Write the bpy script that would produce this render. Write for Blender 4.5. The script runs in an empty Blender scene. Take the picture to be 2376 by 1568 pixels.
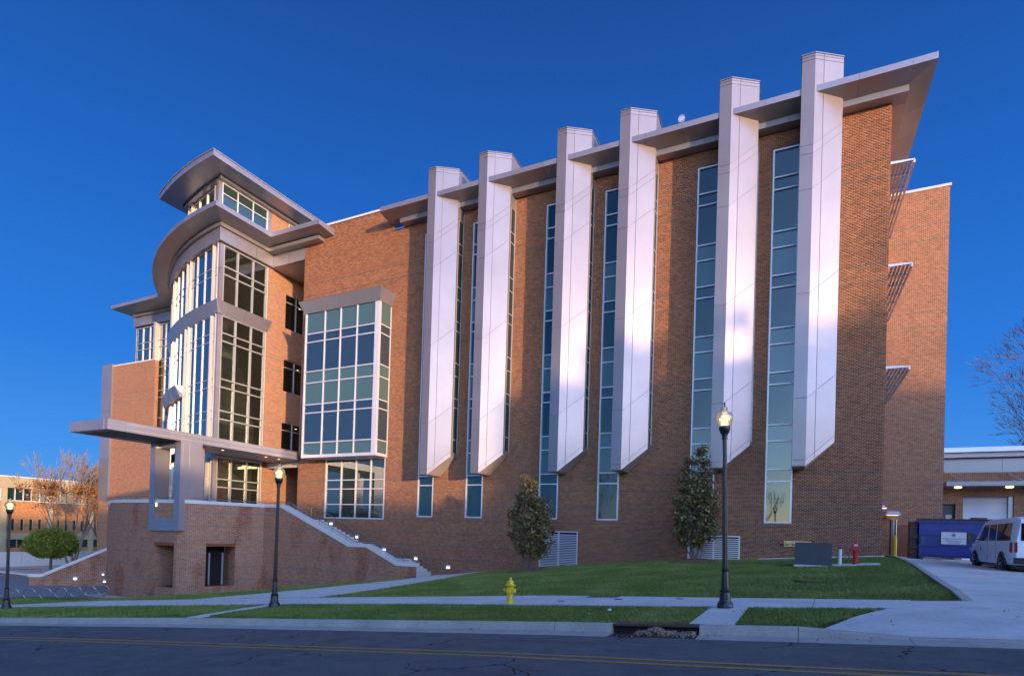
import bpy, math, random
import numpy as np
from mathutils import Vector, Matrix
random.seed(7); rng = np.random.default_rng(7)
SC = bpy.context.scene
COL = SC.collection
R = math.radians
# ------------------------------------------------------------------ camera, sky, sun, exposure
cam_data = bpy.data.cameras.new("camera"); cam = bpy.data.objects.new("camera", cam_data); COL.objects.link(cam)
_yaw, _pit, _rol = .4559906, .0091985, .0300511
_fw = Vector((-math.sin(_yaw)*math.cos(_pit), math.cos(_yaw)*math.cos(_pit), math.sin(_pit)))
_rt = Vector((math.cos(_yaw), math.sin(_yaw), 0)); _up = _rt.cross(_fw)
_r2 = _rt*math.cos(_rol)+_up*math.sin(_rol); _u2 = -_rt*math.sin(_rol)+_up*math.cos(_rol)
cam.matrix_world = Matrix(((_r2.x, _u2.x, -_fw.x, 0), (_r2.y, _u2.y, -_fw.y, 0), (_r2.z, _u2.z, -_fw.z, 0), (0, 0, 0, 1)))
cam_data.sensor_width = 36; cam_data.lens = 1331.37/2376*36
cam_data.shift_y = (1223.35-784)/2376
cam_data.clip_start = .1; cam_data.clip_end = 12000
SC.camera = cam
SUN_EL = 5.1; SUN_AZ = 121.5            # azimuth clockwise from +Y
W = bpy.data.worlds.new("World"); SC.world = W; W.use_nodes = True
wn = W.node_tree; wn.nodes.clear()
sky = wn.nodes.new('ShaderNodeTexSky'); sky.sky_type = 'NISHITA'; sky.sun_disc = False
sky.sun_elevation = R(SUN_EL); sky.sun_rotation = R(SUN_AZ); sky.altitude = 300; sky.air_density = 1.0; sky.dust_density = .2; sky.ozone_density = 3.0
# the low sun leaves the side of the sky away from it a deep clear blue; blend to that away from the sun
tc = wn.nodes.new('ShaderNodeTexCoord'); sx = wn.nodes.new('ShaderNodeSeparateXYZ'); wn.links.new(tc.outputs['Generated'], sx.inputs[0])
rp = wn.nodes.new('ShaderNodeValToRGB'); el = rp.color_ramp.elements
SKYC = [(0.0,(.115,.38,.84)),(.10,(.060,.29,.81)),(.25,(.026,.20,.72)),(.45,(.016,.135,.55)),(.68,(.013,.076,.335)),(1.0,(.012,.065,.27))]
while len(el) < len(SKYC): el.new(.5)
for e, (p_, c_) in zip(el, SKYC): e.position = p_; e.color = (*c_, 1)
wn.links.new(sx.outputs[2], rp.inputs[0])
sc0 = wn.nodes.new('ShaderNodeVectorMath'); sc0.operation = 'SCALE'; sc0.inputs['Scale'].default_value = SKYK = 1.76; wn.links.new(rp.outputs[0], sc0.inputs[0])
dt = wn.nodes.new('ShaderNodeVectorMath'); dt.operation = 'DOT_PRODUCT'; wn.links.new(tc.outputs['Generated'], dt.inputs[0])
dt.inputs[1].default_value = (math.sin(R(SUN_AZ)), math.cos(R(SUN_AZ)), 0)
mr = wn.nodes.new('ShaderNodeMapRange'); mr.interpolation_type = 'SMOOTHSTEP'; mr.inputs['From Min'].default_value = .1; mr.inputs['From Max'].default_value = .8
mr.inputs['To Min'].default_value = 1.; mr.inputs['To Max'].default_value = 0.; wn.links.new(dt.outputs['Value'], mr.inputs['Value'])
mxs = wn.nodes.new('ShaderNodeMix'); mxs.data_type = 'RGBA'; wn.links.new(mr.outputs[0], mxs.inputs[0]); vm = wn.nodes.new('ShaderNodeVectorMath'); vm.operation = 'MULTIPLY'; vm.inputs[1].default_value = (3.45,2.7,2.95); wn.links.new(sky.outputs[0], vm.inputs[0]); wn.links.new(vm.outputs[0], mxs.inputs[6]); wn.links.new(sc0.outputs[0], mxs.inputs[7])  # sun side of the sky brightened and tinted beyond plain dusk to lift the shade
bg = wn.nodes.new('ShaderNodeBackground'); bg.inputs['Strength'].default_value = .15
wo = wn.nodes.new('ShaderNodeOutputWorld')
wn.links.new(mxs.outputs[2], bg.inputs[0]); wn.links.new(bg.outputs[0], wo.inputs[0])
sd = bpy.data.lights.new("sun", 'SUN'); sd.energy = 2.0; sd.angle = R(1.0); sd.color = (1.0, .62, .31)
so = bpy.data.objects.new("sun", sd); COL.objects.link(so)
SUN = Vector((math.sin(R(SUN_AZ))*math.cos(R(SUN_EL)), math.cos(R(SUN_AZ))*math.cos(R(SUN_EL)), math.sin(R(SUN_EL))))
so.rotation_euler = SUN.to_track_quat('Z', 'Y').to_euler()
SC.view_settings.view_transform = 'Standard'; SC.view_settings.look = 'None'
SC.view_settings.exposure = 1.95; SC.view_settings.gamma = 1; SC.view_settings.use_curve_mapping = False

# ------------------------------------------------------------------ mesh helpers
class MB:
    def __init__(s): s.v = []; s.f = []
    def pts(s, P):
        n = len(s.v); s.v += [tuple(p) for p in P]; return n
    def face(s, P):
        n = s.pts(P); s.f.append(tuple(range(n, n+len(P))))
    def box(s, x0, x1, y0, y1, z0, z1):
        if x0 > x1: x0, x1 = x1, x0
        if y0 > y1: y0, y1 = y1, y0
        s.hexa([(x0,y0,z0),(x1,y0,z0),(x1,y1,z0),(x0,y1,z0)], [(x0,y0,z1),(x1,y0,z1),(x1,y1,z1),(x0,y1,z1)])
    def hexa(s, b, t):
        n = s.pts(list(b)+list(t)); k = len(b)
        s.f.append(tuple(n+i for i in reversed(range(k)))); s.f.append(tuple(n+k+i for i in range(k)))
        for i in range(k):
            j = (i+1) % k; s.f.append((n+i, n+j, n+k+j, n+k+i))
    def prism(s, poly, z0, z1):
        a = sum(poly[i][0]*poly[(i+1)%len(poly)][1]-poly[(i+1)%len(poly)][0]*poly[i][1] for i in range(len(poly)))
        if a < 0: poly = poly[::-1]
        s.hexa([(p[0],p[1],z0) for p in poly], [(p[0],p[1],z1) for p in poly])
    def fbox(s, F, u0, u1, z0, z1, n0, n1):
        """box in a wall frame F=(O,u,n): u along wall, n outward"""
        O, u, n = F
        P = lambda a, c, z: (O[0]+u[0]*a+n[0]*c, O[1]+u[1]*a+n[1]*c, z)
        if u0 > u1: u0, u1 = u1, u0
        q = [P(u0,n1,0), P(u1,n1,0), P(u1,n0,0), P(u0,n0,0)]
        s.prism([(p[0],p[1]) for p in q], z0, z1)
    def tube(s, p, q, r0, r1=None, n=8, cap=True):
        p = Vector(p); q = Vector(q); r1 = r0 if r1 is None else r1
        d = (q-p)
        if d.length < 1e-6: return
        d.normalize(); a = d.orthogonal().normalized(); b = d.cross(a)
        m = len(s.v)
        for c, r in ((p, r0), (q, r1)):
            for i in range(n):
                t = 2*math.pi*i/n; s.v.append(tuple(c+a*(math.cos(t)*r)+b*(math.sin(t)*r)))
        for i in range(n):
            j = (i+1) % n; s.f.append((m+i, m+j, m+n+j, m+n+i))
        if cap:
            s.f.append(tuple(m+i for i in reversed(range(n)))); s.f.append(tuple(m+n+i for i in range(n)))
    def path(s, P, r, n=6):
        for a, b in zip(P[:-1], P[1:]): s.tube(a, b, r, r, n)
    def lathe(s, prof, c=(0,0,0), n=20, axis='z'):
        m = len(s.v)
        for r, h in prof:
            for i in range(n):
                t = 2*math.pi*i/n
                if axis == 'z': s.v.append((c[0]+r*math.cos(t), c[1]+r*math.sin(t), c[2]+h))
                elif axis == 'x': s.v.append((c[0]+h, c[1]+r*math.cos(t), c[2]+r*math.sin(t)))
                else: s.v.append((c[0]+r*math.sin(t), c[1]+h, c[2]+r*math.cos(t)))
        for k in range(len(prof)-1):
            for i in range(n):
                j = (i+1) % n; s.f.append((m+k*n+i, m+k*n+j, m+(k+1)*n+j, m+(k+1)*n+i))
        s.f.append(tuple(m+i for i in reversed(range(n)))); e = m+(len(prof)-1)*n
        s.f.append(tuple(e+i for i in range(n)))
    def loft(s, outer, inner, zt, zo, zi, caps=True):
        """solid between two matched plan polylines; top zt, underside zo at outer and zi at inner edge"""
        zt = zt if isinstance(zt, (tuple, list)) else (zt, zt)
        m = len(s.v); k = len(outer)
        for o, i in zip(outer, inner):
            s.v += [(o[0],o[1],zt[0]), (o[0],o[1],zo), (i[0],i[1],zi), (i[0],i[1],zt[1])]
        for a in range(k-1):
            b = m+4*a
            for e in range(4):
                g = (e+1) % 4; s.f.append((b+e, b+g, b+4+g, b+4+e))
        s.f.append((m, m+3, m+2, m+1)); e = m+4*(k-1); s.f.append((e, e+1, e+2, e+3))
    def mesh(s, name):
        me = bpy.data.meshes.new(name); me.from_pydata(s.v, [], s.f); me.update(); return me
    def build(s, name, mat, parent=None, smooth=False, **props):
        me = s.mesh(name); o = bpy.data.objects.new(name, me); COL.objects.link(o)
        me.materials.append(mat)
        if smooth:
            me.shade_smooth()
            try: me.set_sharp_from_angle(angle=R(smooth if smooth is not True else 40))
            except Exception: pass
        if parent is not None: adopt(o, parent)
        for k, v in props.items(): o[k] = v
        return o
def adopt(o, p):
    o.parent = p; o.matrix_parent_inverse = world_inv(p)
_loc = {}
def world_inv(p):
    M = Matrix.Identity(4); q = p
    chain = []
    while q is not None:
        chain.append(q); q = q.parent
    for q in reversed(chain):
        if q.parent is not None: M = M @ q.matrix_parent_inverse
        M = M @ q.matrix_basis
    return M.inverted()
def numpy_mesh(name, verts, faces_flat, nper, mat, parent=None, smooth=False):
    me = bpy.data.meshes.new(name); nv = len(verts); nf = len(faces_flat)//nper
    me.vertices.add(nv); me.vertices.foreach_set('co', np.asarray(verts, dtype=np.float32).ravel())
    me.loops.add(nf*nper); me.loops.foreach_set('vertex_index', np.asarray(faces_flat, dtype=np.int32).ravel())
    me.polygons.add(nf); me.polygons.foreach_set('loop_start', np.arange(0, nf*nper, nper, dtype=np.int32))
    me.update(calc_edges=True); me.validate()
    me.materials.append(mat)
    o = bpy.data.objects.new(name, me); COL.objects.link(o)
    if parent is not None: adopt(o, parent)
    return o
def thing(name, label, cat, loc=(0,0,0), group=None, rz=0):
    o = bpy.data.objects.new(name, None); COL.objects.link(o); o.location = loc; o.rotation_euler = (0,0,rz)
    o.empty_display_size = .3; o['label'] = label; o['category'] = cat
    if group: o['group'] = group
    return o
def tag(o, label, cat, group=None):
    o['label'] = label; o['category'] = cat
    if group: o['group'] = group
    return o
def struct(o): o['kind'] = 'structure'; return o
def stuff(o): o['kind'] = 'stuff'; return o
def copy_tree(o, parent=None):
    c = o.copy(); COL.objects.link(c)
    if parent is not None: c.parent = parent
    for ch in [k for k in bpy.data.objects if k.parent is o]: copy_tree(ch, c)
    return c
def put_mesh(me, name, parent, loc=None):
    o = bpy.data.objects.new(name, me); COL.objects.link(o)
    if loc is not None: o.location = loc
    if parent is not None: adopt(o, parent)
    return o

# ------------------------------------------------------------------ materials
def newmat(name):
    m = bpy.data.materials.new(name); m.use_nodes = True; nt = m.node_tree; nt.nodes.clear()
    out = nt.nodes.new('ShaderNodeOutputMaterial'); return m, nt, out
def N(nt, t, **k):
    n = nt.nodes.new(t)
    for a, b in k.items(): setattr(n, a, b)
    return n
def mt(nt, op, a, b=None, c=None):
    n = nt.nodes.new('ShaderNodeMath'); n.operation = op
    for i, x in enumerate((a, b, c)):
        if x is None: continue
        if isinstance(x, (int, float)): n.inputs[i].default_value = x
        else: nt.links.new(x, n.inputs[i])
    return n.outputs[0]
def mix(nt, f, a, b):
    n = nt.nodes.new('ShaderNodeMix'); n.data_type = 'RGBA'
    for s, x in ((n.inputs[0], f), (n.inputs[6], a), (n.inputs[7], b)):
        if isinstance(x, (int, float)): s.default_value = x
        elif isinstance(x, tuple): s.default_value = (*x[:3], 1)
        else: nt.links.new(x, s)
    return n.outputs[2]
def noise(nt, scale, detail=4, vec=None, rough=.55):
    n = nt.nodes.new('ShaderNodeTexNoise'); n.inputs['Scale'].default_value = scale; n.inputs['Detail'].default_value = detail; n.inputs['Roughness'].default_value = rough
    if vec is not None: nt.links.new(vec, n.inputs['Vector'])
    return n.outputs['Fac']
def ramp(nt, fac, stops):
    n = nt.nodes.new('ShaderNodeValToRGB'); el = n.color_ramp.elements
    while len(el) < len(stops): el.new(.5)
    for e, (p, c) in zip(el, stops): e.position = p; e.color = (*c, 1)
    nt.links.new(fac, n.inputs[0]); return n.outputs[0]
def principled(nt, out, **k):
    p = nt.nodes.new('ShaderNodeBsdfPrincipled'); nt.links.new(p.outputs[0], out.inputs[0])
    for a, b in k.items():
        a = a.replace('_', ' ')
        if isinstance(b, (int, float)): p.inputs[a].default_value = b
        elif isinstance(b, tuple): p.inputs[a].default_value = (*b[:3], 1)
        else: nt.links.new(b, p.inputs[a])
    return p
def bump(nt, p, h, strength=.3, dist=.01):
    b = nt.nodes.new('ShaderNodeBump'); b.inputs['Strength'].default_value = strength; b.inputs['Distance'].default_value = dist
    nt.links.new(h, b.inputs['Height']); nt.links.new(b.outputs[0], p.inputs['Normal'])
def position(nt): return nt.nodes.new('ShaderNodeNewGeometry').outputs['Position']
def plain(name, col, rough=.6, metal=0, var=.12, scale=3., bumpy=0, spec=.5):
    m, nt, out = newmat(name); P = position(nt)
    f = noise(nt, scale, 5, P, .62); f2 = noise(nt, scale*14, 4, P, .65)
    f = mt(nt, 'ADD', mt(nt, 'MULTIPLY', f, .6), mt(nt, 'MULTIPLY', f2, .4))
    c = ramp(nt, f, [(.3, tuple(x*(1-var) for x in col)), (.7, tuple(min(1, x*(1+var)) for x in col))])
    p = principled(nt, out, Base_Color=c, Roughness=rough, Metallic=metal, Specular_IOR_Level=spec)
    if bumpy: bump(nt, p, f2, bumpy, .01)
    return m
BH, BL = .0677, .2032
def brick_mat(name, joints=True, base=(.205,.070,.031), tint=(1,1,1), patches=0., bands=True, mortar=(.46,.335,.24), buff=False):
    m, nt, out = newmat(name); geo = nt.nodes.new('ShaderNodeNewGeometry')
    sp = N(nt, 'ShaderNodeSeparateXYZ'); nt.links.new(geo.outputs['Position'], sp.inputs[0])
    sn = N(nt, 'ShaderNodeSeparateXYZ'); nt.links.new(geo.outputs['True Normal'], sn.inputs[0])
    x, y, z = sp.outputs
    sel = mt(nt, 'GREATER_THAN', mt(nt, 'ABSOLUTE', sn.outputs[0]), mt(nt, 'ABSOLUTE', sn.outputs[1]))
    if not joints: sel = 0.0
    u = mt(nt, 'ADD', mt(nt, 'MULTIPLY', x, mt(nt, 'SUBTRACT', 1.0, sel)), mt(nt, 'MULTIPLY', y, sel))
    row = mt(nt, 'FLOOR', mt(nt, 'DIVIDE', mt(nt, 'ADD', z, .002), BH))
    half = mt(nt, 'MULTIPLY', mt(nt, 'FLOORED_MODULO', row, 2.0), .5)
    u2 = mt(nt, 'ADD', mt(nt, 'DIVIDE', u, BL), half); col = mt(nt, 'FLOOR', u2)
    cv = N(nt, 'ShaderNodeCombineXYZ'); nt.links.new(col, cv.inputs[0]); nt.links.new(row, cv.inputs[1])
    wn_ = N(nt, 'ShaderNodeTexWhiteNoise', noise_dimensions='3D'); nt.links.new(cv.outputs[0], wn_.inputs['Vector'])
    b = base; T = lambda k, g=1.: tuple(min(.9, c*k*t) for c, t in zip(b, tint))
    c = ramp(nt, wn_.outputs['Value'], [(0, T(.45)), (.15, T(.7)), (.5, T(1.)), (.8, T(1.25)), (1, T(1.6))])
    big = noise(nt, .35, 4, geo.outputs['Position'])
    c = mix(nt, mt(nt, 'MULTIPLY', mt(nt, 'SUBTRACT', big, .3), .6), c, T(.62))
    if bands:
        lowm = mt(nt, 'LESS_THAN', z, 1.75)
        d1 = mt(nt, 'MULTIPLY', mt(nt, 'LESS_THAN', mt(nt, 'FLOORED_MODULO', mt(nt, 'SUBTRACT', row, 10.0), 13.0), .5), lowm)
        mm = mt(nt, 'FLOORED_MODULO', mt(nt, 'SUBTRACT', row, 38.0), 75.0)
        d2 = mt(nt, 'MULTIPLY', mt(nt, 'ADD', mt(nt, 'LESS_THAN', mm, .5), mt(nt, 'LESS_THAN', mt(nt, 'ABSOLUTE', mt(nt, 'SUBTRACT', mm, 13.0)), .5)), mt(nt, 'SUBTRACT', 1.0, lowm))
        dark = mt(nt, 'MINIMUM', mt(nt, 'ADD', d1, d2), 1.0)
        c = mix(nt, mt(nt, 'MULTIPLY', dark, .85), c, (.055,.048,.052))
        red = mt(nt, 'LESS_THAN', mt(nt, 'FLOORED_MODULO', mt(nt, 'SUBTRACT', row, 54.0), 75.0), 2.5)
        c = mix(nt, mt(nt, 'MULTIPLY', red, .6), c, (.20,.05,.03))
    if joints:
        fu = mt(nt, 'MULTIPLY', mt(nt, 'SUBTRACT', u2, col), BL); fv = mt(nt, 'SUBTRACT', mt(nt, 'ADD', z, .002), mt(nt, 'MULTIPLY', row, BH))
        d = mt(nt, 'MINIMUM', mt(nt, 'MINIMUM', fu, mt(nt, 'SUBTRACT', BL, fu)), mt(nt, 'MINIMUM', fv, mt(nt, 'SUBTRACT', BH, fv)))
        mask = mt(nt, 'GREATER_THAN', d, .0085)
        mort = mortar
        if patches:
            pv = N(nt, 'ShaderNodeMapping'); pv.inputs['Scale'].default_value = (.55, .55, .22); nt.links.new(geo.outputs['Position'], pv.inputs['Vector'])
            pn = noise(nt, 1.0, 3, pv.outputs[0])
            pf = ramp(nt, pn, [(.52, (0,0,0)), (.62, (1,1,1))])
            mort = mix(nt, mt(nt, 'MULTIPLY', pf, patches), mortar, (.15,.055,.033))
        c = mix(nt, mask, mort, c)
        p = principled(nt, out, Base_Color=c, Roughness=.85, Specular_IOR_Level=.25); bump(nt, p, mask, .6, .006)
    else:
        p = principled(nt, out, Base_Color=c, Roughness=.85, Specular_IOR_Level=.25)
    return m
M_brick = brick_mat('brick_masonry', patches=0)
M_brickP = brick_mat('brick_masonry_weathered', patches=.55, base=(.22,.066,.032))
M_brickG = brick_mat('fired_brick', joints=False)
M_brickBuff = brick_mat('orange_brick', base=(.34,.125,.035), bands=False, mortar=(.36,.25,.15))
M_mortar = plain('mortar', (.46,.335,.24), .9, var=.15, scale=2)
M_white = None
M_gap = plain('panel_joint', (.12,.10,.10), .8)
def metal_mat(name, col, rough, metal):
    m, nt, out = newmat(name); P = position(nt)
    f = noise(nt, .5, 3, P); f2 = noise(nt, 30, 3, P)
    oi = N(nt, 'ShaderNodeObjectInfo'); c = ramp(nt, f, [(.3, tuple(x*.93 for x in col)), (.7, tuple(x*1.06 for x in col))])
    c = mix(nt, mt(nt, 'MULTIPLY', oi.outputs['Random'], .22), c, tuple(x*.55 for x in col))
    r = mt(nt, 'ADD', rough, mt(nt, 'MULTIPLY', mt(nt, 'SUBTRACT', f2, .5), .12))
    principled(nt, out, Base_Color=c, Roughness=r, Metallic=metal); return m
M_white = metal_mat('white_metal_panel', (.235,.215,.235), .32, .55)
M_grey = metal_mat('silver_grey_metal', (.31,.30,.345), .36, .62)
M_soffit = metal_mat('soffit_metal', (.42,.38,.38), .5, .3)
M_frame = metal_mat('window_frame_metal', (.62,.61,.66), .35, .3)
M_frameD = metal_mat('mullion_metal', (.42,.41,.43), .35, .45)
M_blade = metal_mat('white_blade_metal', (.38,.365,.375), .35, .1)
M_conc = plain('concrete', (.50,.48,.46), .85, var=.26, scale=.8, bumpy=.15)
M_cap = plain('limestone_cap', (.48,.465,.46), .75, var=.08, scale=1.5, bumpy=.1)
M_kerb = plain('kerb_concrete', (.33,.30,.27), .9, var=.25, scale=1.6, bumpy=.2)
M_black = plain('black_paint', (.012,.012,.014), .35, var=.1)
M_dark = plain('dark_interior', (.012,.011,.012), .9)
M_steel = metal_mat('stainless_steel', (.28,.28,.30), .28, .9)
M_yel = plain('yellow_paint', (.62,.43,.012), .45, var=.12, scale=8)
M_red = plain('red_paint', (.42,.012,.012), .35, var=.1, scale=8)
def glass_mat(name, tint, refl=.35, transp=0., rough=.015, ior=1.9):
    m, nt, out = newmat(name)
    fr = N(nt, 'ShaderNodeFresnel'); fr.inputs['IOR'].default_value = ior
    P = position(nt); nb = noise(nt, .9, 2, P)
    b = N(nt, 'ShaderNodeBump'); b.inputs['Strength'].default_value = .05; b.inputs['Distance'].default_value = .02; nt.links.new(nb, b.inputs['Height'])
    g = N(nt, 'ShaderNodeBsdfGlossy'); g.inputs['Roughness'].default_value = rough; g.inputs['Color'].default_value = (.74,.80,.76,1); nt.links.new(b.outputs[0], g.inputs['Normal'])
    d = N(nt, 'ShaderNodeBsdfDiffuse'); d.inputs['Color'].default_value = (*tint, 1)
    base = d.outputs[0]
    if transp:
        t = N(nt, 'ShaderNodeBsdfTransparent'); t.inputs['Color'].default_value = (.72,.80,.76,1)
        mx = N(nt, 'ShaderNodeMixShader'); mx.inputs[0].default_value = transp; nt.links.new(d.outputs[0], mx.inputs[1]); nt.links.new(t.outputs[0], mx.inputs[2]); base = mx.outputs[0]
    f = mt(nt, 'MINIMUM', mt(nt, 'ADD', fr.outputs[0], refl), 1.0)
    m2 = N(nt, 'ShaderNodeMixShader'); nt.links.new(f, m2.inputs[0]); nt.links.new(base, m2.inputs[1]); nt.links.new(g.outputs[0], m2.inputs[2])
    nt.links.new(m2.outputs[0], out.inputs[0]); return m
M_glass = glass_mat('tinted_window_glass', (.012,.03,.035), .02)
M_spand = glass_mat('spandrel_glass', (.055,.105,.105), .03)
M_glassT = glass_mat('clear_window_glass', (.05,.058,.05), .06, .80, ior=1.55)
M_glassB = glass_mat('blue_curtain_glass', (.03,.05,.06), .26, .35)
def emit(name, col, s):
    m, nt, out = newmat(name); e = N(nt, 'ShaderNodeEmission'); e.inputs[0].default_value = (*col, 1); e.inputs[1].default_value = s
    nt.links.new(e.outputs[0], out.inputs[0]); return m
M_lamp = emit('lamp_glow', (1,.66,.30), .9); M_wall = emit('wall_light_glow', (1,.90,.72), .8); M_dock = emit('dock_light_glow', (1,.72,.36), .75)
# globe glass
m, nt, out = newmat('lamp_globe_glass'); t = N(nt, 'ShaderNodeBsdfTransparent'); t.inputs[0].default_value = (.85,.85,.9,1)
g = N(nt, 'ShaderNodeBsdfGlossy'); g.inputs['Roughness'].default_value = .12; d = N(nt, 'ShaderNodeBsdfTranslucent'); d.inputs[0].default_value = (.8,.8,.85,1)
a = N(nt, 'ShaderNodeMixShader'); a.inputs[0].default_value = .3; nt.links.new(t.outputs[0], a.inputs[1]); nt.links.new(d.outputs[0], a.inputs[2])
fr = N(nt, 'ShaderNodeFresnel'); fr.inputs[0].default_value = 1.5
b2 = N(nt, 'ShaderNodeMixShader'); nt.links.new(mt(nt, 'MINIMUM', mt(nt, 'ADD', fr.outputs[0], .1), 1.), b2.inputs[0]); nt.links.new(a.outputs[0], b2.inputs[1]); nt.links.new(g.outputs[0], b2.inputs[2]); nt.links.new(b2.outputs[0], out.inputs[0])
M_globe = m
# asphalt with cracks
m, nt, out = newmat('asphalt'); P = position(nt)
sp_ = noise(nt, 90, 2, P, .7); bg_ = noise(nt, .5, 4, P); c = ramp(nt, sp_, [(.35, (.055,.056,.060)), (.55, (.11,.112,.118)), (.72, (.26,.26,.26))])
c = mix(nt, mt(nt,'MULTIPLY',bg_,.6), c, (.09,.09,.10)); c = mix(nt, ramp(nt, noise(nt, 1.7, 6, P, .7), [(.45,(0,0,0)),(.75,(.7,.7,.7))]), c, (.035,.035,.04))
wp = N(nt, 'ShaderNodeVectorMath', operation='ADD'); nn = N(nt, 'ShaderNodeTexNoise'); nn.inputs['Scale'].default_value = 1.6; nn.inputs['Detail'].default_value = 5; nt.links.new(P, nn.inputs['Vector'])
sc_ = N(nt, 'ShaderNodeVectorMath', operation='SCALE'); sc_.inputs['Scale'].default_value = .9; nt.links.new(nn.outputs['Color'], sc_.inputs[0]); nt.links.new(P, wp.inputs[0]); nt.links.new(sc_.outputs[0], wp.inputs[1])
vo = N(nt, 'ShaderNodeTexVoronoi', feature='DISTANCE_TO_EDGE'); vo.inputs['Scale'].default_value = .42; nt.links.new(wp.outputs[0], vo.inputs['Vector'])
ck = mt(nt, 'MULTIPLY', mt(nt, 'LESS_THAN', vo.outputs['Distance'], .007), mt(nt, 'GREATER_THAN', noise(nt, .33, 2, P), .47))
c = mix(nt, ck, c, (.008,.008,.009))
p = principled(nt, out, Base_Color=c, Roughness=.82, Specular_IOR_Level=.3); bump(nt, p, sp_, .6, .006); M_asph = m
# grass base and blades
def grass_mat(name, k):
    m, nt, out = newmat(name); P = position(nt)
    f = mt(nt, 'ADD', mt(nt, 'MULTIPLY', noise(nt, .6, 4, P), .5), mt(nt, 'MULTIPLY', noise(nt, 9, 4, P), .5))
    c = ramp(nt, f, [(.3, (.06*k,.085*k,.018*k)), (.5, (.12*k,.155*k,.032*k)), (.7, (.24*k,.25*k,.085*k))])
    p = principled(nt, out, Base_Color=c, Roughness=.8, Specular_IOR_Level=.2)
    bump(nt, p, noise(nt, 60, 3, P), .8, .03); return m
M_turf = grass_mat('turf', .9); M_blades = grass_mat('grass_blades', 1.25)
M_mulch = plain('bark_mulch', (.14,.065,.04), .95, var=.5, scale=12, bumpy=.8)
def leaf_mat(name, c0, c1, rough=.35, sc=3.):
    m, nt, out = newmat(name); P = position(nt)
    f = noise(nt, sc, 3, P); c = ramp(nt, f, [(.35, c0), (.65, c1)])
    p = principled(nt, out, Base_Color=c, Roughness=rough, Specular_IOR_Level=.4); return m
M_magn = leaf_mat('magnolia_leaves', (.032,.056,.012), (.19,.115,.045), .34, 7)
M_shrub = leaf_mat('yellow_green_leaves', (.07,.11,.008), (.20,.22,.012), .6, 4)
M_brown = leaf_mat('dry_orange_leaves', (.16,.065,.028), (.32,.15,.055), .7, 1.5)
M_everg = leaf_mat('dark_leaves', (.02,.035,.012), (.06,.07,.02), .6, .4)
M_bark = plain('bark', (.11,.085,.07), .9, var=.3, scale=4)
M_barkL = plain('pale_bark', (.15,.115,.095), .9, var=.3, scale=3)
# ------------------------------------------------------------------ terrain
_X=[-2000,-60,-45,-36,-28.1,-14.25,-1.3,3.3,8,20,2000]
_S=[-5.4,-5.2,-5.0,-4.47,-3.66,-2.5,-1.51,-1.15,-.95,-.6,-.6]
_BX=[-60,-45,-38,-34,-31,-24,-20.3,-14,-11.4,-5.2,-2.5,3.8,8,20]
_BY=[26,24,23.0,24.0,28,28,30,32.6,32.6,32.6,32.6,32.6,32.6,32.6]
_BW=[-5.2,-5.15,-5.05,-4.9,-4.38,-3.3,-2.88,-2.06,-1.8,-1.16,-1.06,-.6,-.85,-.9]
def G(x, y):
    s = np.interp(x,_X,_S); yb = np.interp(x,_BX,_BY); w = np.interp(x,_BX,_BW)
    t = np.clip((y-16.5)/(yb-16.5),0,1); t = t*t*(3-2*t)*.5+t*.5
    return s+(w-s)*t
def bend(x): return .055*np.minimum(0, x+4)         # the street bends slightly away from the facade line
def Rz(x, y): return np.interp(x,_X,_S)-.15
def drape(mb, quad, nu, nv, off, skirt=.0, zf=G):
    """bilinear quad (4 xy points, ccw) laid on the terrain, with optional side skirt"""
    a, b, c, d = [np.array(p, float) for p in quad]
    n0 = len(mb.v)
    for j in range(nv+1):
        for i in range(nu+1):
            s, t = i/nu, j/nv
            p = (a*(1-s)+b*s)*(1-t)+(d*(1-s)+c*s)*t
            mb.v.append((p[0], p[1], float(zf(p[0], p[1]))+off))
    I = lambda i, j: n0+j*(nu+1)+i
    for j in range(nv):
        for i in range(nu): mb.f.append((I(i,j), I(i+1,j), I(i+1,j+1), I(i,j+1)))
    if skirt:
        ring = [I(i,0) for i in range(nu+1)]+[I(nu,j) for j in range(1,nv+1)]+[I(i,nv) for i in range(nu-1,-1,-1)]+[I(0,j) for j in range(nv-1,0,-1)]
        m = len(mb.v)
        for r in ring: x, y, z = mb.v[r]; mb.v.append((x, y, z-skirt))
        for k in range(len(ring)):
            l = (k+1) % len(ring); mb.f.append((ring[l], ring[k], m+k, m+l))
# ------------------------------------------------------------------ ground
def KY(x): return 10.52+float(bend(x))*1.15         # kerb line
def near_e(x): return float(np.interp(x,[-80,-29.7,-9.4,-1,4,40],[9.8,12.45,13.75,13.45,13.4,13.4]))
def far_e(x): return float(np.interp(x,[-80,-27.6,-12.5,-6.5,-3.6,3.3,40],[12.6,15.25,15.95,16.5,16.0,14.85,14.6]))
gx = np.concatenate([[-2500,-1200,-600,-300,-180,-120,-90,-75], np.arange(-60,26.1,.75), [32,45,70,110,160,250,400,800,2500]])
gy = np.concatenate([[-2500,-1000,-400,-150,-80,-40,-20,-10,-2,1.0,1.01,5,8], np.arange(9,48,.5), [52,60,75,100,150,300,700,1500,4000]])
mb = MB()
for y in gy:
    for x in gx:
        z = float(G(x, y))
        if y < KY(x)-.05 and y > 1.005: z -= .6
        if x > .4 and 9 < y < 13.0: z -= .25
        if -3.9 < x < -.9 and 9 < y < 10.8: z = float(G(x, y))-.75
        if x < -40 and y > 22: z = min(z, -5.15)
        mb.v.append((float(x), float(y), z))
nx_ = len(gx)
for j in range(len(gy)-1):
    for i in range(nx_-1): mb.f.append((j*nx_+i, j*nx_+i+1, (j+1)*nx_+i+1, (j+1)*nx_+i))
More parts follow.
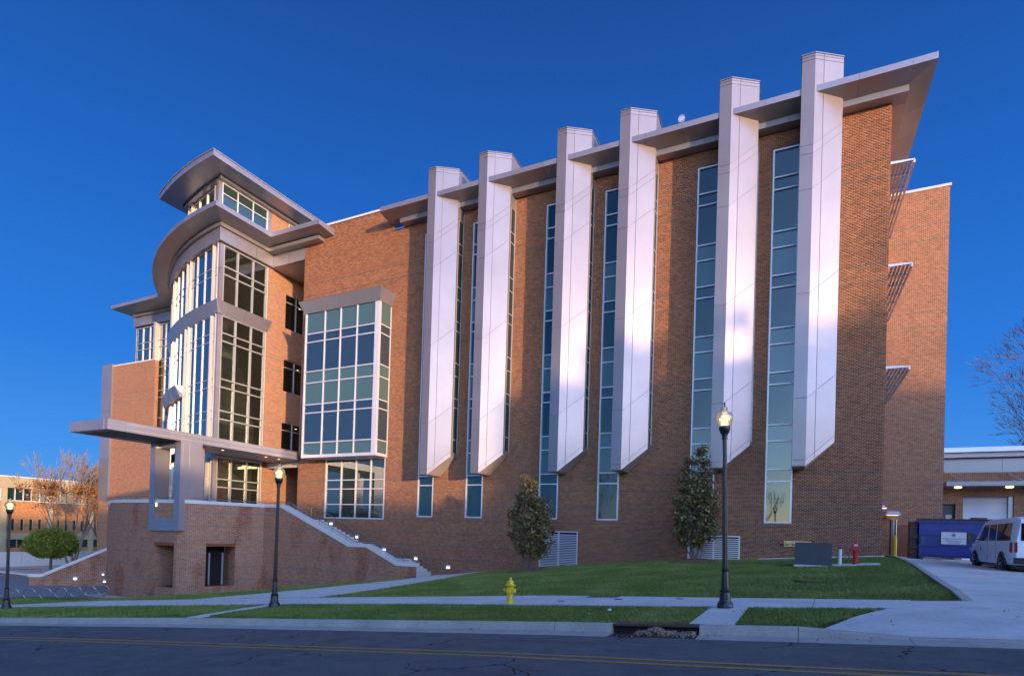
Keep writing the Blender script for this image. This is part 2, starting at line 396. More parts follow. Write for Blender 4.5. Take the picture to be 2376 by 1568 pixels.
ground = struct(mb.build('ground', M_turf, smooth=True))
# road
mb = MB()
for x0 in np.arange(-80, 60, 4.0):
    x1 = x0+4.0
    drape(mb, [(x0,2.4+bend(x0)), (x1,2.4+bend(x1)), (x1,KY(x1)-.55), (x0,KY(x0)-.55)], 4, 4, 0, zf=Rz)
road = struct(mb.build('road', M_asph))
# worn double yellow centre line
mpy, nt, out = newmat('road_line_paint'); P = position(nt)
f = noise(nt, 25, 4, P, .7); c = mix(nt, mt(nt, 'GREATER_THAN', f, .60), (.36,.20,.035), (.07,.07,.07)); principled(nt, out, Base_Color=c, Roughness=.8)
for k, (o0, w) in enumerate(((7.93,.1),(7.66,.1))):
    mb = MB()
    for x0 in np.arange(-60, 40, 4.0):
        x1 = x0+4.0; a0 = o0+bend(x0)*1.25; a1 = o0+bend(x1)*1.25
        drape(mb, [(x0,a0), (x1,a1), (x1,a1+w), (x0,a0+w)], 4, 1, .004, zf=Rz)
    mb.build('yellow_line', mpy, road)
# kerb with gutter
kerb = bpy.data.objects.new('kerb', None); COL.objects.link(kerb); struct(kerb)
def kerb_piece(x0, x1, flat=False, low0=0., low1=0.):
    mb = MB(); k = max(1, int((x1-x0)/.75)); L = []
    for i in range(k+1):
        x = x0+(x1-x0)*i/k; y = KY(x); lo = low0+(low1-low0)*i/k
        zt = float(G(x, y))+.015-lo; zr = float(Rz(x, y))
        zt = max(zt, zr+.02)
        L.append([(x,y+.02,zt-.2), (x,y+.02,zt), (x,y-.11,zt), (x,y-.14,zt-.02), (x,y-.17,zr+.012), (x,y-.62,zr+.006), (x,y-.62,zr-.15)])
    n = len(mb.v)
    for s in L: mb.v += s
    q = len(L[0])
    for i in range(k):
        for e in range(q):
            g = (e+1) % q; mb.f.append((n+i*q+e, n+i*q+g, n+(i+1)*q+g, n+(i+1)*q+e))
    mb.f.append(tuple(range(n, n+q))[::-1]); mb.f.append(tuple(range(n+k*q, n+k*q+q)))
    mb.build('kerb_stone', M_kerb, kerb)
xs = list(np.arange(-59, -3.5, 3.05))+[-2.95]
for a, b in zip(xs[:-1], xs[1:]): kerb_piece(a+.006, b-.006)
kerb_piece(-1.42, .1); kerb_piece(.112, 1.6, low0=0, low1=.12)
for a in np.arange(1.61, 30, 3.0): kerb_piece(a, a+2.99, low0=.13, low1=.13)
# sidewalk slabs
walk = bpy.data.objects.new('sidewalk', None); COL.objects.link(walk); struct(walk)
xe = [-60+1.83*i for i in range(35)]
for i in range(len(xe)-1):
    x0, x1 = xe[i]+.008, xe[i+1]-.008
    sk = .35
    mb = MB(); drape(mb, [(x0,near_e(x0)), (x1,near_e(x1)), (x1+sk*.3,far_e(x1)), (x0+sk*.3,far_e(x0))], 3, 3, .03, .12); mb.build('slab', M_conc, walk)
# narrow crossings from the walk to the kerb
for q in ([(-1.62,10.56),(-.88,10.56),(-.84,13.42),(-1.6,13.42)], [(-14.35,9.9),(-13.95,9.9),(-14.7,13.3),(-15.35,13.3)]):
    mb = MB(); drape(mb, q, 2, 6, .026, .12); mb.build('slab', M_conc, walk)
# diagonal path to the stair foot
path = bpy.data.objects.new('diagonal_path', None); COL.objects.link(path); struct(path)
Lp = [(-21.0,30.2),(-20.15,27.9),(-20.2,25.4),(-21.2,20.4),(-22.2,15.7)]; Rp = [(-17.3,32.3),(-16.7,28.6),(-16.1,25.2),(-15.9,20.6),(-15.8,15.95)]
def interp_pl(L, t):
    k = t*(len(L)-1); i = min(int(k), len(L)-2); f = k-i; return (L[i][0]*(1-f)+L[i+1][0]*f, L[i][1]*(1-f)+L[i+1][1]*f)
for i in range(8):
    a, b = i/8+.0006, (i+1)/8-.0006
    mb = MB(); drape(mb, [interp_pl(Lp,b), interp_pl(Rp,b), interp_pl(Rp,a), interp_pl(Lp,a)], 6, 4, .026, .12); mb.build('slab', M_conc, path)
# stair landing beside the wall
mb = MB(); drape(mb, [(-21.0,28.3),(-17.0,32.3),(-17.0,32.6),(-21.6,32.6)], 4, 4, .022, .1); mb.build('slab', M_conc, path)
# driveway and apron
drive = bpy.data.objects.new('driveway', None); COL.objects.link(drive); struct(drive)
DL = [(1.9,13.3),(3.3,14.9),(3.6,17.24),(3.9,21.48),(4.22,26.3),(4.45,32.0),(4.5,36.0),(4.5,46.0)]
for a, b in zip(DL[1:-1], DL[2:]):
    for s in range(3):
        x0a = a[0]+(17-a[0])*s/3; x1a = a[0]+(17-a[0])*(s+1)/3; x0b = b[0]+(17-b[0])*s/3; x1b = b[0]+(17-b[0])*(s+1)/3
        mb = MB(); drape(mb, [(x0a+.008,a[1]+.008),(x1a-.008,a[1]+.008),(x1b-.008,b[1]-.008),(x0b+.008,b[1]-.008)], 6, 5, .022, .1); mb.build('slab', M_conc, drive)
for x0, x1 in ((3.32,7.2),(7.2,11.2),(11.2,16.)):
    mb = MB(); drape(mb, [(x0,13.41),(x1-.01,13.41),(x1-.01,14.84),(x0,14.84)], 5, 3, .024, .1); mb.build('slab', M_conc, drive)
for q in ([(.3,10.54),(4.2,10.54),(4.2,13.39),(1.72,13.39)], [(4.21,10.56),(8.2,10.56),(8.2,13.39),(4.21,13.39)], [(8.21,10.56),(16.2,10.56),(16.2,13.39),(8.21,13.39)]):
    mb = MB(); drape(mb, q, 8, 6, .0, .1, zf=lambda x, y: (lambda t: (float(Rz(x,10.5))+.045)*(1-t)+(float(G(x,y))+.02)*t)(min(1,max(0,(y-10.5)/1.6)))); mb.build('slab', M_conc, drive)
mb = MB(); drape(mb, [(1.0,13.41),(3.31,13.41),(3.31,14.84),(1.0,14.84)], 5, 3, .0315, .1); mb.build('slab', M_conc, drive)
# low kerb along the lawn edge of the driveway
mb = MB()
for a, b in zip(DL[1:-2], DL[2:-1]): drape(mb, [(a[0]-.12,a[1]),(a[0]+.06,a[1]),(b[0]+.06,b[1]),(b[0]-.12,b[1])], 1, 8, .06, .15)
mb.build('edge_kerb', M_kerb, drive)
# concrete mow strip against the wall
mb = MB(); drape(mb, [(-1.6,32.2),(3.7,32.05),(3.95,32.6),(-1.6,32.6)], 10, 2, .05, .2); struct(mb.build('mowing_strip', M_cap))
# storm drain inlet
t = thing('storm_drain', 'dark kerb inlet full of fallen leaves between the hydrant and the right lamp post', 'storm drain', (-2.2, 10.5, -1.75))
zr = float(Rz(-2.2,10.5)); zs = lambda x: float(Rz(x,10.5))
mb = MB()
for x0, x1 in ((-2.95,-2.19),(-2.185,-1.42)):
    mb.hexa([(x0,KY(x0)-.17,zs(x0)+.135),(x1,KY(x1)-.17,zs(x1)+.135),(x1,KY(x1)+.3,zs(x1)+.135),(x0,KY(x0)+.3,zs(x0)+.135)],
            [(x0,KY(x0)-.17,zs(x0)+.17),(x1,KY(x1)-.17,zs(x1)+.17),(x1,KY(x1)+.3,zs(x1)+.17),(x0,KY(x0)+.3,zs(x0)+.17)])
M_iron = plain('rusty_iron', (.075,.045,.04), .6, .3, .4, 10)
mb.build('hood', M_iron, t)
mb = MB(); mb.hexa([(-2.95,KY(-2.95)-.07,zs(-2.95)-.05),(-1.42,KY(-1.42)-.07,zs(-1.42)-.05),(-1.42,KY(-1.42)+.3,zs(-1.42)-.05),(-2.95,KY(-2.95)+.3,zs(-2.95)-.05)],
    [(-2.95,KY(-2.95)-.07,zs(-2.95)+.134),(-1.42,KY(-1.42)-.07,zs(-1.42)+.134),(-1.42,KY(-1.42)+.3,zs(-1.42)+.134),(-2.95,KY(-2.95)+.3,zs(-2.95)+.134)]); mb.build('pit_wall', M_dark, t)
mb = MB()
mb.hexa([(-2.95,KY(-2.95)-.66,zs(-2.95)-.1),(-1.42,KY(-1.42)-.66,zs(-1.42)-.1),(-1.42,KY(-1.42)+.12,zs(-1.42)-.1),(-2.95,KY(-2.95)+.12,zs(-2.95)-.1)],
        [(-2.95,KY(-2.95)-.66,zs(-2.95)-.012),(-1.42,KY(-1.42)-.66,zs(-1.42)-.012),(-1.42,KY(-1.42)+.12,zs(-1.42)-.03),(-2.95,KY(-2.95)+.12,zs(-2.95)-.03)])
mb.build('pit_floor', M_dark, t)
for i in range(14):
    x = -2.9+i*.1; mb = MB(); mb.box(x, x+.045, KY(x)-.6, KY(x)-.2, zs(x)-.01, zs(x)+.012); mb.build('grate_bar', M_iron, t)
vv = []; ff = []
for i in range(900):
    x = min(-1.45, max(-2.6, random.choice([random.gauss(-2.15,.12), random.uniform(-2.5,-1.47), random.uniform(-2.5,-1.47)])))
    hgt = .09*math.exp(-((x+2.15)/.12)**2)+.05
    y = KY(x)-.3+random.uniform(-.16,.22); z = zs(x)+random.uniform(0,hgt)
    c = Vector((x,y,z)); a = Vector((random.gauss(0,1),random.gauss(0,1),random.gauss(0,.7))).normalized(); b = a.orthogonal(); s = random.uniform(.02,.04)
    n = len(vv); vv += [c+a*s, c+b*s*.6, c-a*s, c-b*s*.6]; ff += [n,n+1,n+2,n+3]
M_dead = leaf_mat('fallen_leaves', (.12,.07,.055), (.36,.24,.20), .8, 20)
o = numpy_mesh('fallen_leaves', [tuple(v) for v in vv], ff, 4, M_dead); stuff(o); tag(o, 'brown leaves heaped in the mouth of the storm drain', 'leaves')
# mulch beds
def mulch(cx, cy, rx, ry, label):
    mb = MB(); n = 40; m = len(mb.v); mb.v.append((cx, cy, float(G(cx,cy))+.13))
    for k, (rr, h) in enumerate(((.5,.11),(.85,.06),(1.,-.02))):
        for i in range(n):
            t = 2*math.pi*i/n; r = rr*(1+.05*math.sin(3*t+cx))
            x = cx+rx*r*math.cos(t); y = cy+ry*r*math.sin(t); mb.v.append((x, y, float(G(x,y))+h+random.uniform(-.015,.02)))
    for i in range(n):
        j = (i+1) % n; mb.f.append((m, m+1+i, m+1+j))
        for k in range(2): mb.f.append((m+1+k*n+i, m+1+(k+1)*n+i, m+1+(k+1)*n+j, m+1+k*n+j))
    o = mb.build('mulch_bed', M_mulch); stuff(o); tag(o, label, 'mulch')
    vv = []; ff = []
    for i in range(700):
        t = random.uniform(0,6.283); r = math.sqrt(random.random())*1.03; x = cx+rx*r*math.cos(t); y = cy+ry*r*math.sin(t); z = float(G(x,y))+.14*(1-r*r)+.02
        a = Vector((random.gauss(0,1),random.gauss(0,1),random.gauss(0,.5))).normalized()*.05; b = a.orthogonal().normalized()*.018; c = Vector((x,y,z))
        n = len(vv); vv += [tuple(c+a), tuple(c+b), tuple(c-a), tuple(c-b)]; ff += [n,n+1,n+2,n+3]
    k = numpy_mesh('bark_chips', vv, ff, 4, M_mulch, o); stuff(k)
mulch(-12.74, 28.08, 1.15, 1.3, 'round bed of brown bark mulch under the left magnolia')
mulch(-4.5, 30.3, 1.25, 1.3, 'round bed of brown bark mulch under the right magnolia')
# grass blades on the lawns
def in_poly(x, y, P):
    c = np.zeros(len(x), bool); j = len(P)-1
    for i in range(len(P)):
        xi, yi = P[i]; xj, yj = P[j]
        k = ((yi > y) != (yj > y)) & (x < (xj-xi)*(y-yi)/(yj-yi+1e-12)+xi); c ^= k; j = i
    return c
def blades(nb, x0, x1, y0, y1, keep, size=1.0):
    x = rng.uniform(x0,x1,nb); y = rng.uniform(y0,y1,nb); k = keep(x, y); x = x[k]; y = y[k]; n = len(x)
    z = G(x, y)-.005; th = rng.uniform(0, 2*np.pi, n); h = rng.uniform(.03,.075,n)*size; w = rng.uniform(.006,.012,n)*size; lx = rng.normal(0,.03,n)*size; ly = rng.normal(0,.03,n)*size
    V = np.empty((n,3,3)); V[:,0] = np.c_[x-np.cos(th)*w, y-np.sin(th)*w, z]; V[:,1] = np.c_[x+np.cos(th)*w, y+np.sin(th)*w, z]; V[:,2] = np.c_[x+lx, y+ly, z+h]
    return V.reshape(-1,3)
nE = np.vectorize(near_e); fE = np.vectorize(far_e)
pathpoly = Lp+Rp[::-1]
def keep_main(x, y):
    k = (y > fE(x)+.02) & ~in_poly(x, y, pathpoly) & (x < np.interp(y,[p[1] for p in DL[1:]],[p[0] for p in DL[1:]])-.13)
    k &= ~((x < -20.2) & (y > 27.75)) & ~((x < -31.9) & (y > np.interp(x,[-40,-34.6,-31.9],[21.4,22.4,27]))) & (y < 32.5)
    k &= ~((x > -1.6) & (y > 32.0)) & ~((x < -34) & (y > 17.5+(-34-x)*.2))
    for cx, cy in ((-12.74,28.08),(-4.5,30.3)): k &= ((x-cx)**2+(y-cy)**2) > 1.2
    return k
tri = [(-.83,13.4),(-.86,10.56),(.28,10.58),(1.68,13.38)]
def keep_verge(x, y):
    k = (y > 10.55+bend(x)*1.15) & (y < nE(x)-.0)
    s1 = in_poly(x, y, [(-1.62,10.4),(-.86,10.4),(-.83,13.5),(-1.6,13.5)]) | in_poly(x, y, [(-14.35,9.7),(-13.95,9.7),(-14.7,13.6),(-15.35,13.6)])
    return k & ~s1 & ((x < -.85) | in_poly(x, y, tri))
V = np.concatenate([blades(210000,-18,4.6,14.6,32.5,keep_main), blades(60000,-42,-15,14,28,keep_main,1.25), blades(130000,-16,1.8,10.3,13.9,keep_verge,.9), blades(70000,-45,-16,8,13.3,keep_verge,1.2)])
grass = numpy_mesh('grass', V, np.arange(len(V)), 3, M_blades); stuff(grass); tag(grass, 'short mown grass covering the lawn and the verge beside the road', 'grass')

vv = []; ff = []
for i in range(420):
    x = random.uniform(-16, 4); y = random.choice([random.uniform(10.6,13.4), random.uniform(14.8,27), random.gauss(10.1,.15), random.gauss(16.2,.3)]); 
    if x > 3.2 and y > 14: continue
    z = (float(G(x,y)) if y > 10.6 else float(Rz(x,y)))+.045
    c = Vector((x,y,z)); q = Vector((random.gauss(0,1),random.gauss(0,1),random.gauss(0,.25))).normalized()*random.uniform(.02,.04); w = Vector((-q.y,q.x,random.gauss(0,.01)))*.7
    n = len(vv); vv += [tuple(c+q), tuple(c+w), tuple(c-q), tuple(c-w)]; ff += [n,n+1,n+2,n+3]
o = numpy_mesh('scattered_leaves', vv, ff, 4, M_dead); stuff(o); tag(o, 'single dry leaves scattered over lawn, verge and gutter', 'leaves')
# ------------------------------------------------------------------ the academic building
YM = 32.62
bld = thing('academic_building', 'large brick university building with white vertical fins, curved glass tower and silver eaves', 'building', (-15, 36, -2))
def FY(y, s=-1): return ((0, y), (1, 0), (0, s))          # wall facing -Y : u = x
def FX(x, s=1): return ((x, 0), (0, 1), (s, 0))            # wall facing +X : u = y
ROWS = [0.91,3.06,3.68,5.16,6.01,8.11,8.73,10.2,11.05,13.17,13.8,15.25,16.1,18.3,18.95,20.42]
SPAND = {2,3,6,7,10,11} # rows filled with opaque glass
_cache = {}
def pane(F, u0, u1, z0, z1, nn, mat, parent):
    key = (round(u1-u0,3), round(z1-z0,3), F[1], F[2], mat.name)
    O, u, n = F
    if key not in _cache:
        m = MB(); m.fbox(((0,0),u,n), 0, u1-u0, 0, z1-z0, -.02, 0); me = m.mesh('pane'); me.materials.append(mat); _cache[key] = me
    c = (O[0]+u[0]*u0+n[0]*nn, O[1]+u[1]*u0+n[1]*nn, z0)
    return put_mesh(_cache[key], 'pane', parent, c)
def window(F, us, zs, parent, n_glass=-.05, n_out=.03, fw=.055, edge=.09, mat=None, frame=None, matf=None, depth=.1):
    """glazed opening: one frame mesh, each pane an object of its own"""
    frame = frame or M_frame; mb = MB()
    a, b, z0, z1 = us[0], us[-1], zs[0], zs[-1]
    mb.fbox(F, a, a+edge, z0, z1, -depth, n_out); mb.fbox(F, b-edge, b, z0, z1, -depth, n_out)
    mb.fbox(F, a+edge, b-edge, z0, z0+edge, -depth, n_out-.002); mb.fbox(F, a+edge, b-edge, z1-edge, z1, -depth, n_out-.002)
    for u in us[1:-1]: mb.fbox(F, u-fw/2, u+fw/2, z0+edge, z1-edge, -depth, n_out-.004)
    for z in zs[1:-1]:
        uu = [a+edge]+[x for u in us[1:-1] for x in (u-fw/2, u+fw/2)]+[b-edge]
        for k in range(0, len(uu), 2): mb.fbox(F, uu[k], uu[k+1], z-fw/2, z+fw/2, -depth, n_out-.006)
    w = mb.build('window', frame, parent)
    for i in range(len(us)-1):
        for j in range(len(zs)-1):
            m = matf(i, j) if matf else mat
            pane(F, us[i]+.02, us[i+1]-.02, zs[j]+.02, zs[j+1]-.02, n_glass, m, w)
    return w
X0 = [-21.50,-17.66,-12.40,-8.63,-3.36,.44]
openings = []   # (x0,x1,z0,z1)
for x0 in X0: openings.append((x0-1.83, x0-.55, .91, 20.42))
openings.append((-31.82,-26.18,.68,5.12))
louv = [(-14.08,-11.58,-2.04,.19),(-5.2,-2.52,-1.16,.19)]
openings += louv
XL, XR, ZB, ZT = -34.68, 3.82, -4.6, 21.3
def cells(x0, x1, z0, z1, holes):
    xs = sorted({x0, x1, *[h[i] for h in holes for i in (0,1)]}); out = []
    for a, b in zip(xs[:-1], xs[1:]):
        hz = sorted([(h[2],h[3]) for h in holes if h[0] <= a+1e-6 and h[1] >= b-1e-6]); z = z0
        for p, q in hz:
            if p > z: out.append((a,b,z,p))
            z = max(z, q)
        if z < z1: out.append((a,b,z,z1))
    return out
# masonry backing (the mortar plane)
mb = MB()
for a, b, p, q in cells(XL, XR, ZB, ZT, openings): mb.box(a, b, YM+.008, YM+.35, p, q)
mb.box(XL, -26.13, YM+.008, YM+.35, ZT, 22.95)
mb.build('wall', M_mortar, bld)
# every brick of the front wall, in running bond
rects = []
fins_block = [(x0-.6, x0+1.27) for x0 in X0]
def row_iv(zc, x0, x1, holes):
    iv = [(x0, x1)]
    for h in holes:
        if h[2] < zc < h[3]:
            nv = []
            for a, b in iv:
                if h[1] <= a or h[0] >= b: nv.append((a,b)); continue
                if h[0] > a: nv.append((a, h[0]))
                if h[1] < b: nv.append((h[1], b))
            iv = nv
    return iv
hb = list(openings)
for a, b in fins_block: hb.append((a, b, 5.0, 21.3))
hb.append((-32.9, -26.05, 5.25, 15.6))
J = .0075
r = int(ZB/BH)-1; BR = []
def wbase(x): return float(np.interp(x,_BX,_BW))-.5
while r*BH < 22.9:
    z0 = r*BH; zc = z0+BH/2
    if zc > ZB:
        xr = XR if zc < ZT else -26.13
        for a, b in row_iv(zc, XL, xr, hb):
            off = -.5*(r % 2); c0 = math.floor(a/BL-off-1); x = (c0+off)*BL
            while x < b:
                p, q = max(a, x)+ (J if x > a else 0), min(b, x+BL)-(J if x+BL < b else 0)
                if q-p > .03 and not (p < -14 and zc < wbase(p)): BR.append((p, q, z0+J-.002, z0+BH-J-.002, x))
                x += BL
    r += 1
BR = np.array(BR)
full = (BR[:,1]-BR[:,0]) > BL-.012
d = np.hypot(BR[:,0]-3.8, (BR[:,2]-.6)*1.15); d[~full] = 99; d[BR[:,2] < -.75] = 99
idx = np.argsort(d)[:300]; single = np.zeros(len(BR), bool); single[idx] = True
mb = MB(); mb.box(0, BL-2*J, 0, .012, 0, BH-2*J); bme = mb.mesh('brick'); bme.materials.append(M_brickG)
for b in BR[single]:
    put_mesh(bme, 'brick', bld, (float(b[0]), YM-.002, float(b[2])))
B = BR[~single]; n = len(B); yj = YM+rng.uniform(-.003,.001,n)
V = np.empty((n,8,3))
for k, (i, j, l) in enumerate(((0,0,2),(1,0,2),(1,0,3),(0,0,3),(0,1,2),(1,1,2),(1,1,3),(0,1,3))):
    V[:,k,0] = B[:,i]; V[:,k,1] = yj if j == 0 else YM+.009; V[:,k,2] = B[:,l]
F = np.array([[0,1,2,3],[3,2,6,7],[1,5,6,2],[4,0,3,7],[4,5,1,0]])
F = (np.arange(n)[:,None,None]*8+F[None]).ravel()
o = numpy_mesh('brickwork', V.reshape(-1,3), F, 4, M_brickG, bld); stuff(o)
# coping of the higher left wall, end walls and roof
mb = MB(); mb.box(XL-.03, -26.13, YM-.06, YM+.42, 22.95, 23.1); mb.build('coping', M_cap, bld)
mb = MB(); mb.box(XR-.35, XR, YM+.35, 50, ZB, ZT); mb.box(XR-.012, XR, YM+.008, YM+.35, ZB, ZT); mb.build('side_wall', M_brick, bld)
mb = MB(); mb.box(XL, XL+.35, YM+.35, 50, ZB, 22.95); mb.box(XL, XL+.012, YM+.008, YM+.35, ZB, 22.95); mb.build('side_wall', M_brick, bld)
mb = MB(); mb.box(XL+.35, XR-.35, YM+.35, 50, 21.0, 21.25); mb.build('roof', M_soffit, bld)
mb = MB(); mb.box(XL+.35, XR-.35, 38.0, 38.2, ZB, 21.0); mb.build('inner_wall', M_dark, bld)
# strip windows
for k, x0 in enumerate(X0):
    a, b = x0-1.83, x0-.55
    window(FY(YM), [a, b], ROWS, bld, n_glass=-.06, n_out=.035, fw=.07, edge=.075, matf=lambda i, j: M_spand if j in SPAND else M_glass)
# big square window
bz = [.68,1.73,2.87,3.53,5.12]; bx = [-31.82,-30.27,-28.87,-27.5,-26.18]
window(FY(YM), bx, bz, bld, n_glass=-.06, n_out=.03, fw=.07, edge=.09, mat=glass_mat('lobby_glass', (.03,.045,.038), .10, .25))
# ---- fins
def offs(x0): return (x0-.58,31.0), (x0,31.0), (x0+1.25,31.83), (x0+1.25,YM), (x0-.58,YM)
SEAM = [3.95,6.95,12.03,17.1,18.83,19.25,23.42,23.60]
for fi, x0 in enumerate(X0):
    L, Nn, Rr, Rw, Lw = offs(x0); zt = 23.72
    mb = MB()  # core body, slightly inside the cladding; underside rises at 45 degrees to the right
    s = .02; t = 1.18/1.25
    bot = lambda x: 3.66 if x <= x0 else 3.66+(x-x0)*.985
    pl = [(L[0]+s,L[1]+s),(Nn[0],Nn[1]+s),(Rr[0]-s,Rr[1]+s*.5),(Rw[0]-s,YM),(Lw[0]+s,YM)]
    pl = [(Lw[0]+s,YM),(L[0]+s,L[1]+s),(Nn[0],Nn[1]+s),(Rr[0]-s,Rr[1]+s*.5),(Rw[0]-s,YM),(x0,YM)]
    mb.hexa([(p[0],p[1],bot(p[0])+.015) for p in pl], [(p[0],p[1],zt-.02) for p in pl])
    fin = mb.build('bay_fin', M_gap, bld)
    # upper shaft continuing behind the roof edge
    mb = MB(); mb.box(L[0]+.02, Rr[0]-.02, YM, 33.35, 21.3, zt-.02); mb.build('shaft_back', M_grey, fin)
    # left cladding (faces the street)
    zs = [3.66]+SEAM+[zt]
    for a, b in zip(zs[:-1], zs[1:]):
        g = .012
        mb = MB(); mb.box(L[0], Nn[0]-.001, L[1], L[1]+.02, a+(g if a > 3.7 else 0), b-g); mb.build('panel', M_white, fin)
    # left return
    mb = MB(); mb.box(L[0], L[0]+.02, L[1]+.021, YM-.01, 3.66, zt-.01); mb.build('panel', M_white, fin)
    # angled face in two columns with 45-degree joints
    dx, dy = Rr[0]-Nn[0], Rr[1]-Nn[1]; ln = math.hypot(dx,dy); nx, ny = dy/ln, -dx/ln
    def at(f, z, o=0): return (Nn[0]+dx*f-nx*o, Nn[1]+dy*f-ny*o, z)
    for (f0, f1) in ((0.0,.30),(.318,1.0)):
        for a, b in zip(zs[:-1], zs[1:]):
            sl = 1.23
            sa = sl if a < 20 else 0; sb = sl if b < 20 else 0
            g = .013
            za0, za1 = a+sa*f0+(g if a > 3.7 else 0), a+sa*f1+(g if a > 3.7 else 0); zb0, zb1 = b+sb*f0-g, b+sb*f1-g
            mb = MB(); mb.hexa([at(f0,za0,0),at(f1,za1,0),at(f1,za1,.02),at(f0,za0,.02)], [at(f0,zb0,0),at(f1,zb1,0),at(f1,zb1,.02),at(f0,zb0,.02)]); mb.build('panel', M_white, fin)
    # right return: panel strip then glass
    mb = MB(); mb.box(Rr[0]-.02, Rr[0], Rr[1]+.005, Rr[1]+.16, 4.9, zt-.01); mb.box(Rr[0]-.02, Rr[0], Rr[1]+.16, YM, 4.9, 5.16); mb.box(Rr[0]-.02, Rr[0], Rr[1]+.16, YM, 20.45, zt-.01); mb.build('return_panel', M_grey, fin)
    F = FX(Rr[0]); zr = [5.16,6.01,8.11,8.73,10.2,11.05,13.17,13.8,15.25,16.1,18.3,18.95,20.45]
    mb = MB()
    mb.fbox(F, Rr[1]+.16, Rr[1]+.21, 5.16, 20.45, -.05, .01); mb.fbox(F, YM-.07, YM-.004, 5.16, 20.45, -.05, .03)
    for z in zr[1:-1]: mb.fbox(F, Rr[1]+.21, YM-.07, z-.03, z+.03, -.05, .012)
    fr_ = mb.build('window', M_frameD, bld)
    for a, b in zip(zr[:-1], zr[1:]): pane(F, Rr[1]+.2, YM-.06, a+.02, b-.02, -.015 if False else .002, M_glass, fr_)
    # underside sheet
    mb = MB(); q = .012
    mb.hexa([(x0,Nn[1]+.005,3.66-q),(Rr[0],Rr[1]+.005,bot(Rr[0])-q),(Rr[0],YM-.01,bot(Rr[0])-q),(x0,YM-.01,3.66-q)], [(x0,Nn[1]+.005,3.672),(Rr[0],Rr[1]+.005,bot(Rr[0])+.012),(Rr[0],YM-.01,bot(Rr[0])+.012),(x0,YM-.01,3.672)])
    mb.box(L[0], x0-.001, L[1], YM-.01, 3.648, 3.672); mb.build('underside', M_soffit, fin)
    # cap
    cp = [(L[0]-.03,L[1]-.03),(Nn[0]+.01,Nn[1]-.03),(Rr[0]+.03,Rr[1]-.01),(Rr[0]+.03,33.38),(L[0]-.03,33.38)]
    mb = MB(); mb.prism(cp, zt, zt+.045); mb.build('cap', M_white, fin)
# ---- main eaves: outer sloping box + inner box, cut into panels
def box_run(axis, a, b, step, fn, name, mat, parent):
    x = a
    while x < b-1e-6:
        y = min(b, x+step)
        if b-y < .5: y = b
        mb = MB(); fn(mb, x+.006, y-.006); mb.build(name, mat, parent); x = y
def outer_front(mb, a, b):  # section swept along X
    P = [(31.05,22.14),(31.05,21.84),(31.98,21.64),(YM+.3,21.64),(YM+.3,22.2)]
    mb.hexa([(a,p[0],p[1]) for p in P], [(b,p[0],p[1]) for p in P])
cut = 4.42
box_run('x', -26.13, cut, 2.03, outer_front, 'eave_panel', M_grey, bld)
def corner_piece(mb):
    # mitred corner of the outer slab
    z1, z2, z3 = 22.14, 21.84, 21.64
    A = [(cut,31.05),(5.36,31.05),(5.36,32.0),(cut,32.0)]
    mb.v += [(cut,31.05,22.14),(5.36,31.05,22.14),(5.36,31.98,22.14),(cut,31.98,22.16),(cut,31.05,21.84),(5.36,31.05,21.84),(5.36,31.98,21.84),(cut,31.98,21.64)]
    mb.f += [(0,1,2,3),(4,5,1,0),(5,6,2,1),(4,7,5),(5,7,6),(6,7,3,2),(7,4,0,3)]
mb = MB(); corner_piece(mb); mb.build('eave_panel', M_grey, bld)
def outer_side(mb, a, b):
    P = [(5.36,22.14),(5.36,21.84),(4.42,21.64),(XR-.3,21.64),(XR-.3,22.2)]
    mb.hexa([(p[0],a,p[1]) for p in P], [(p[0],b,p[1]) for p in P])
box_run('y', 31.98, 50, 2.2, outer_side, 'eave_panel', M_grey, bld)
box_run('x', -25.1, cut-.001, 2.03, lambda mb, a, b: mb.box(a, b, 31.99, YM+.2, 21.33, 21.63), 'eave_inner_panel', M_grey, bld)
box_run('y', YM+.21, 50, 2.2, lambda mb, a, b: mb.box(XR-.2, cut, a, b, 21.33, 21.63), 'eave_inner_panel', M_soffit, bld)
# ---- projecting bay window with curtains
BX0, BX1, BY = -32.98, -26.04, 31.3
bay_rows = [5.22,6.19,8.38,9.0,10.6,11.45,13.63,14.25,15.85]; bay_cols = [-32.93,-31.06,-29.56,-28.03,-26.35]
mb = MB(); mb.box(BX0, BX1, BY-.02, YM-.004, 5.08, 5.22); mb.build('bay_floor', M_frame, bld)
mb = MB(); mb.box(BX0, BX1, BY, YM-.004, 15.85, 16.0); mb.build('bay_roof', M_grey, bld)
SP = {0,3,4,7}
fm = lambda i, j: M_spand if j in SP else glass_bay
glass_bay = glass_mat('bay_window_glass', (.035,.065,.10), .06, .40)
window(FY(BY), bay_cols, bay_rows, bld, n_glass=-.04, n_out=.03, fw=.075, edge=.07, matf=fm, depth=.08)
mb = MB(); mb.box(BX0-.0, -32.935, BY-.03, BY+.12, 5.22, 15.85); mb.build('corner_post', M_frame, bld); mb = MB(); mb.box(-26.345, BX1, BY-.03, BY+.12, 5.22, 15.85); mb.build('corner_post', M_frame, bld)
window(FX(BX1), [BY+.13, YM-.01], bay_rows, bld, n_glass=-.04, n_out=.0, fw=.07, edge=.06, matf=fm, depth=.08)
mb = MB(); mb.box(BX0, BX0+.05, BY+.13, YM-.01, 5.22, 15.85); mb.build('bay_side', M_frame, bld)
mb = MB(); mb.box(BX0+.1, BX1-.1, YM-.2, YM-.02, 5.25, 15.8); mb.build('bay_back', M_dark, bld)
mb = MB()
for z in (8.5,13.75): mb.box(BX0+.1, BX1-.12, BY+.15, YM-.21, z-.02, z+.1)
mb.build('bay_ceiling', M_soffit, bld)
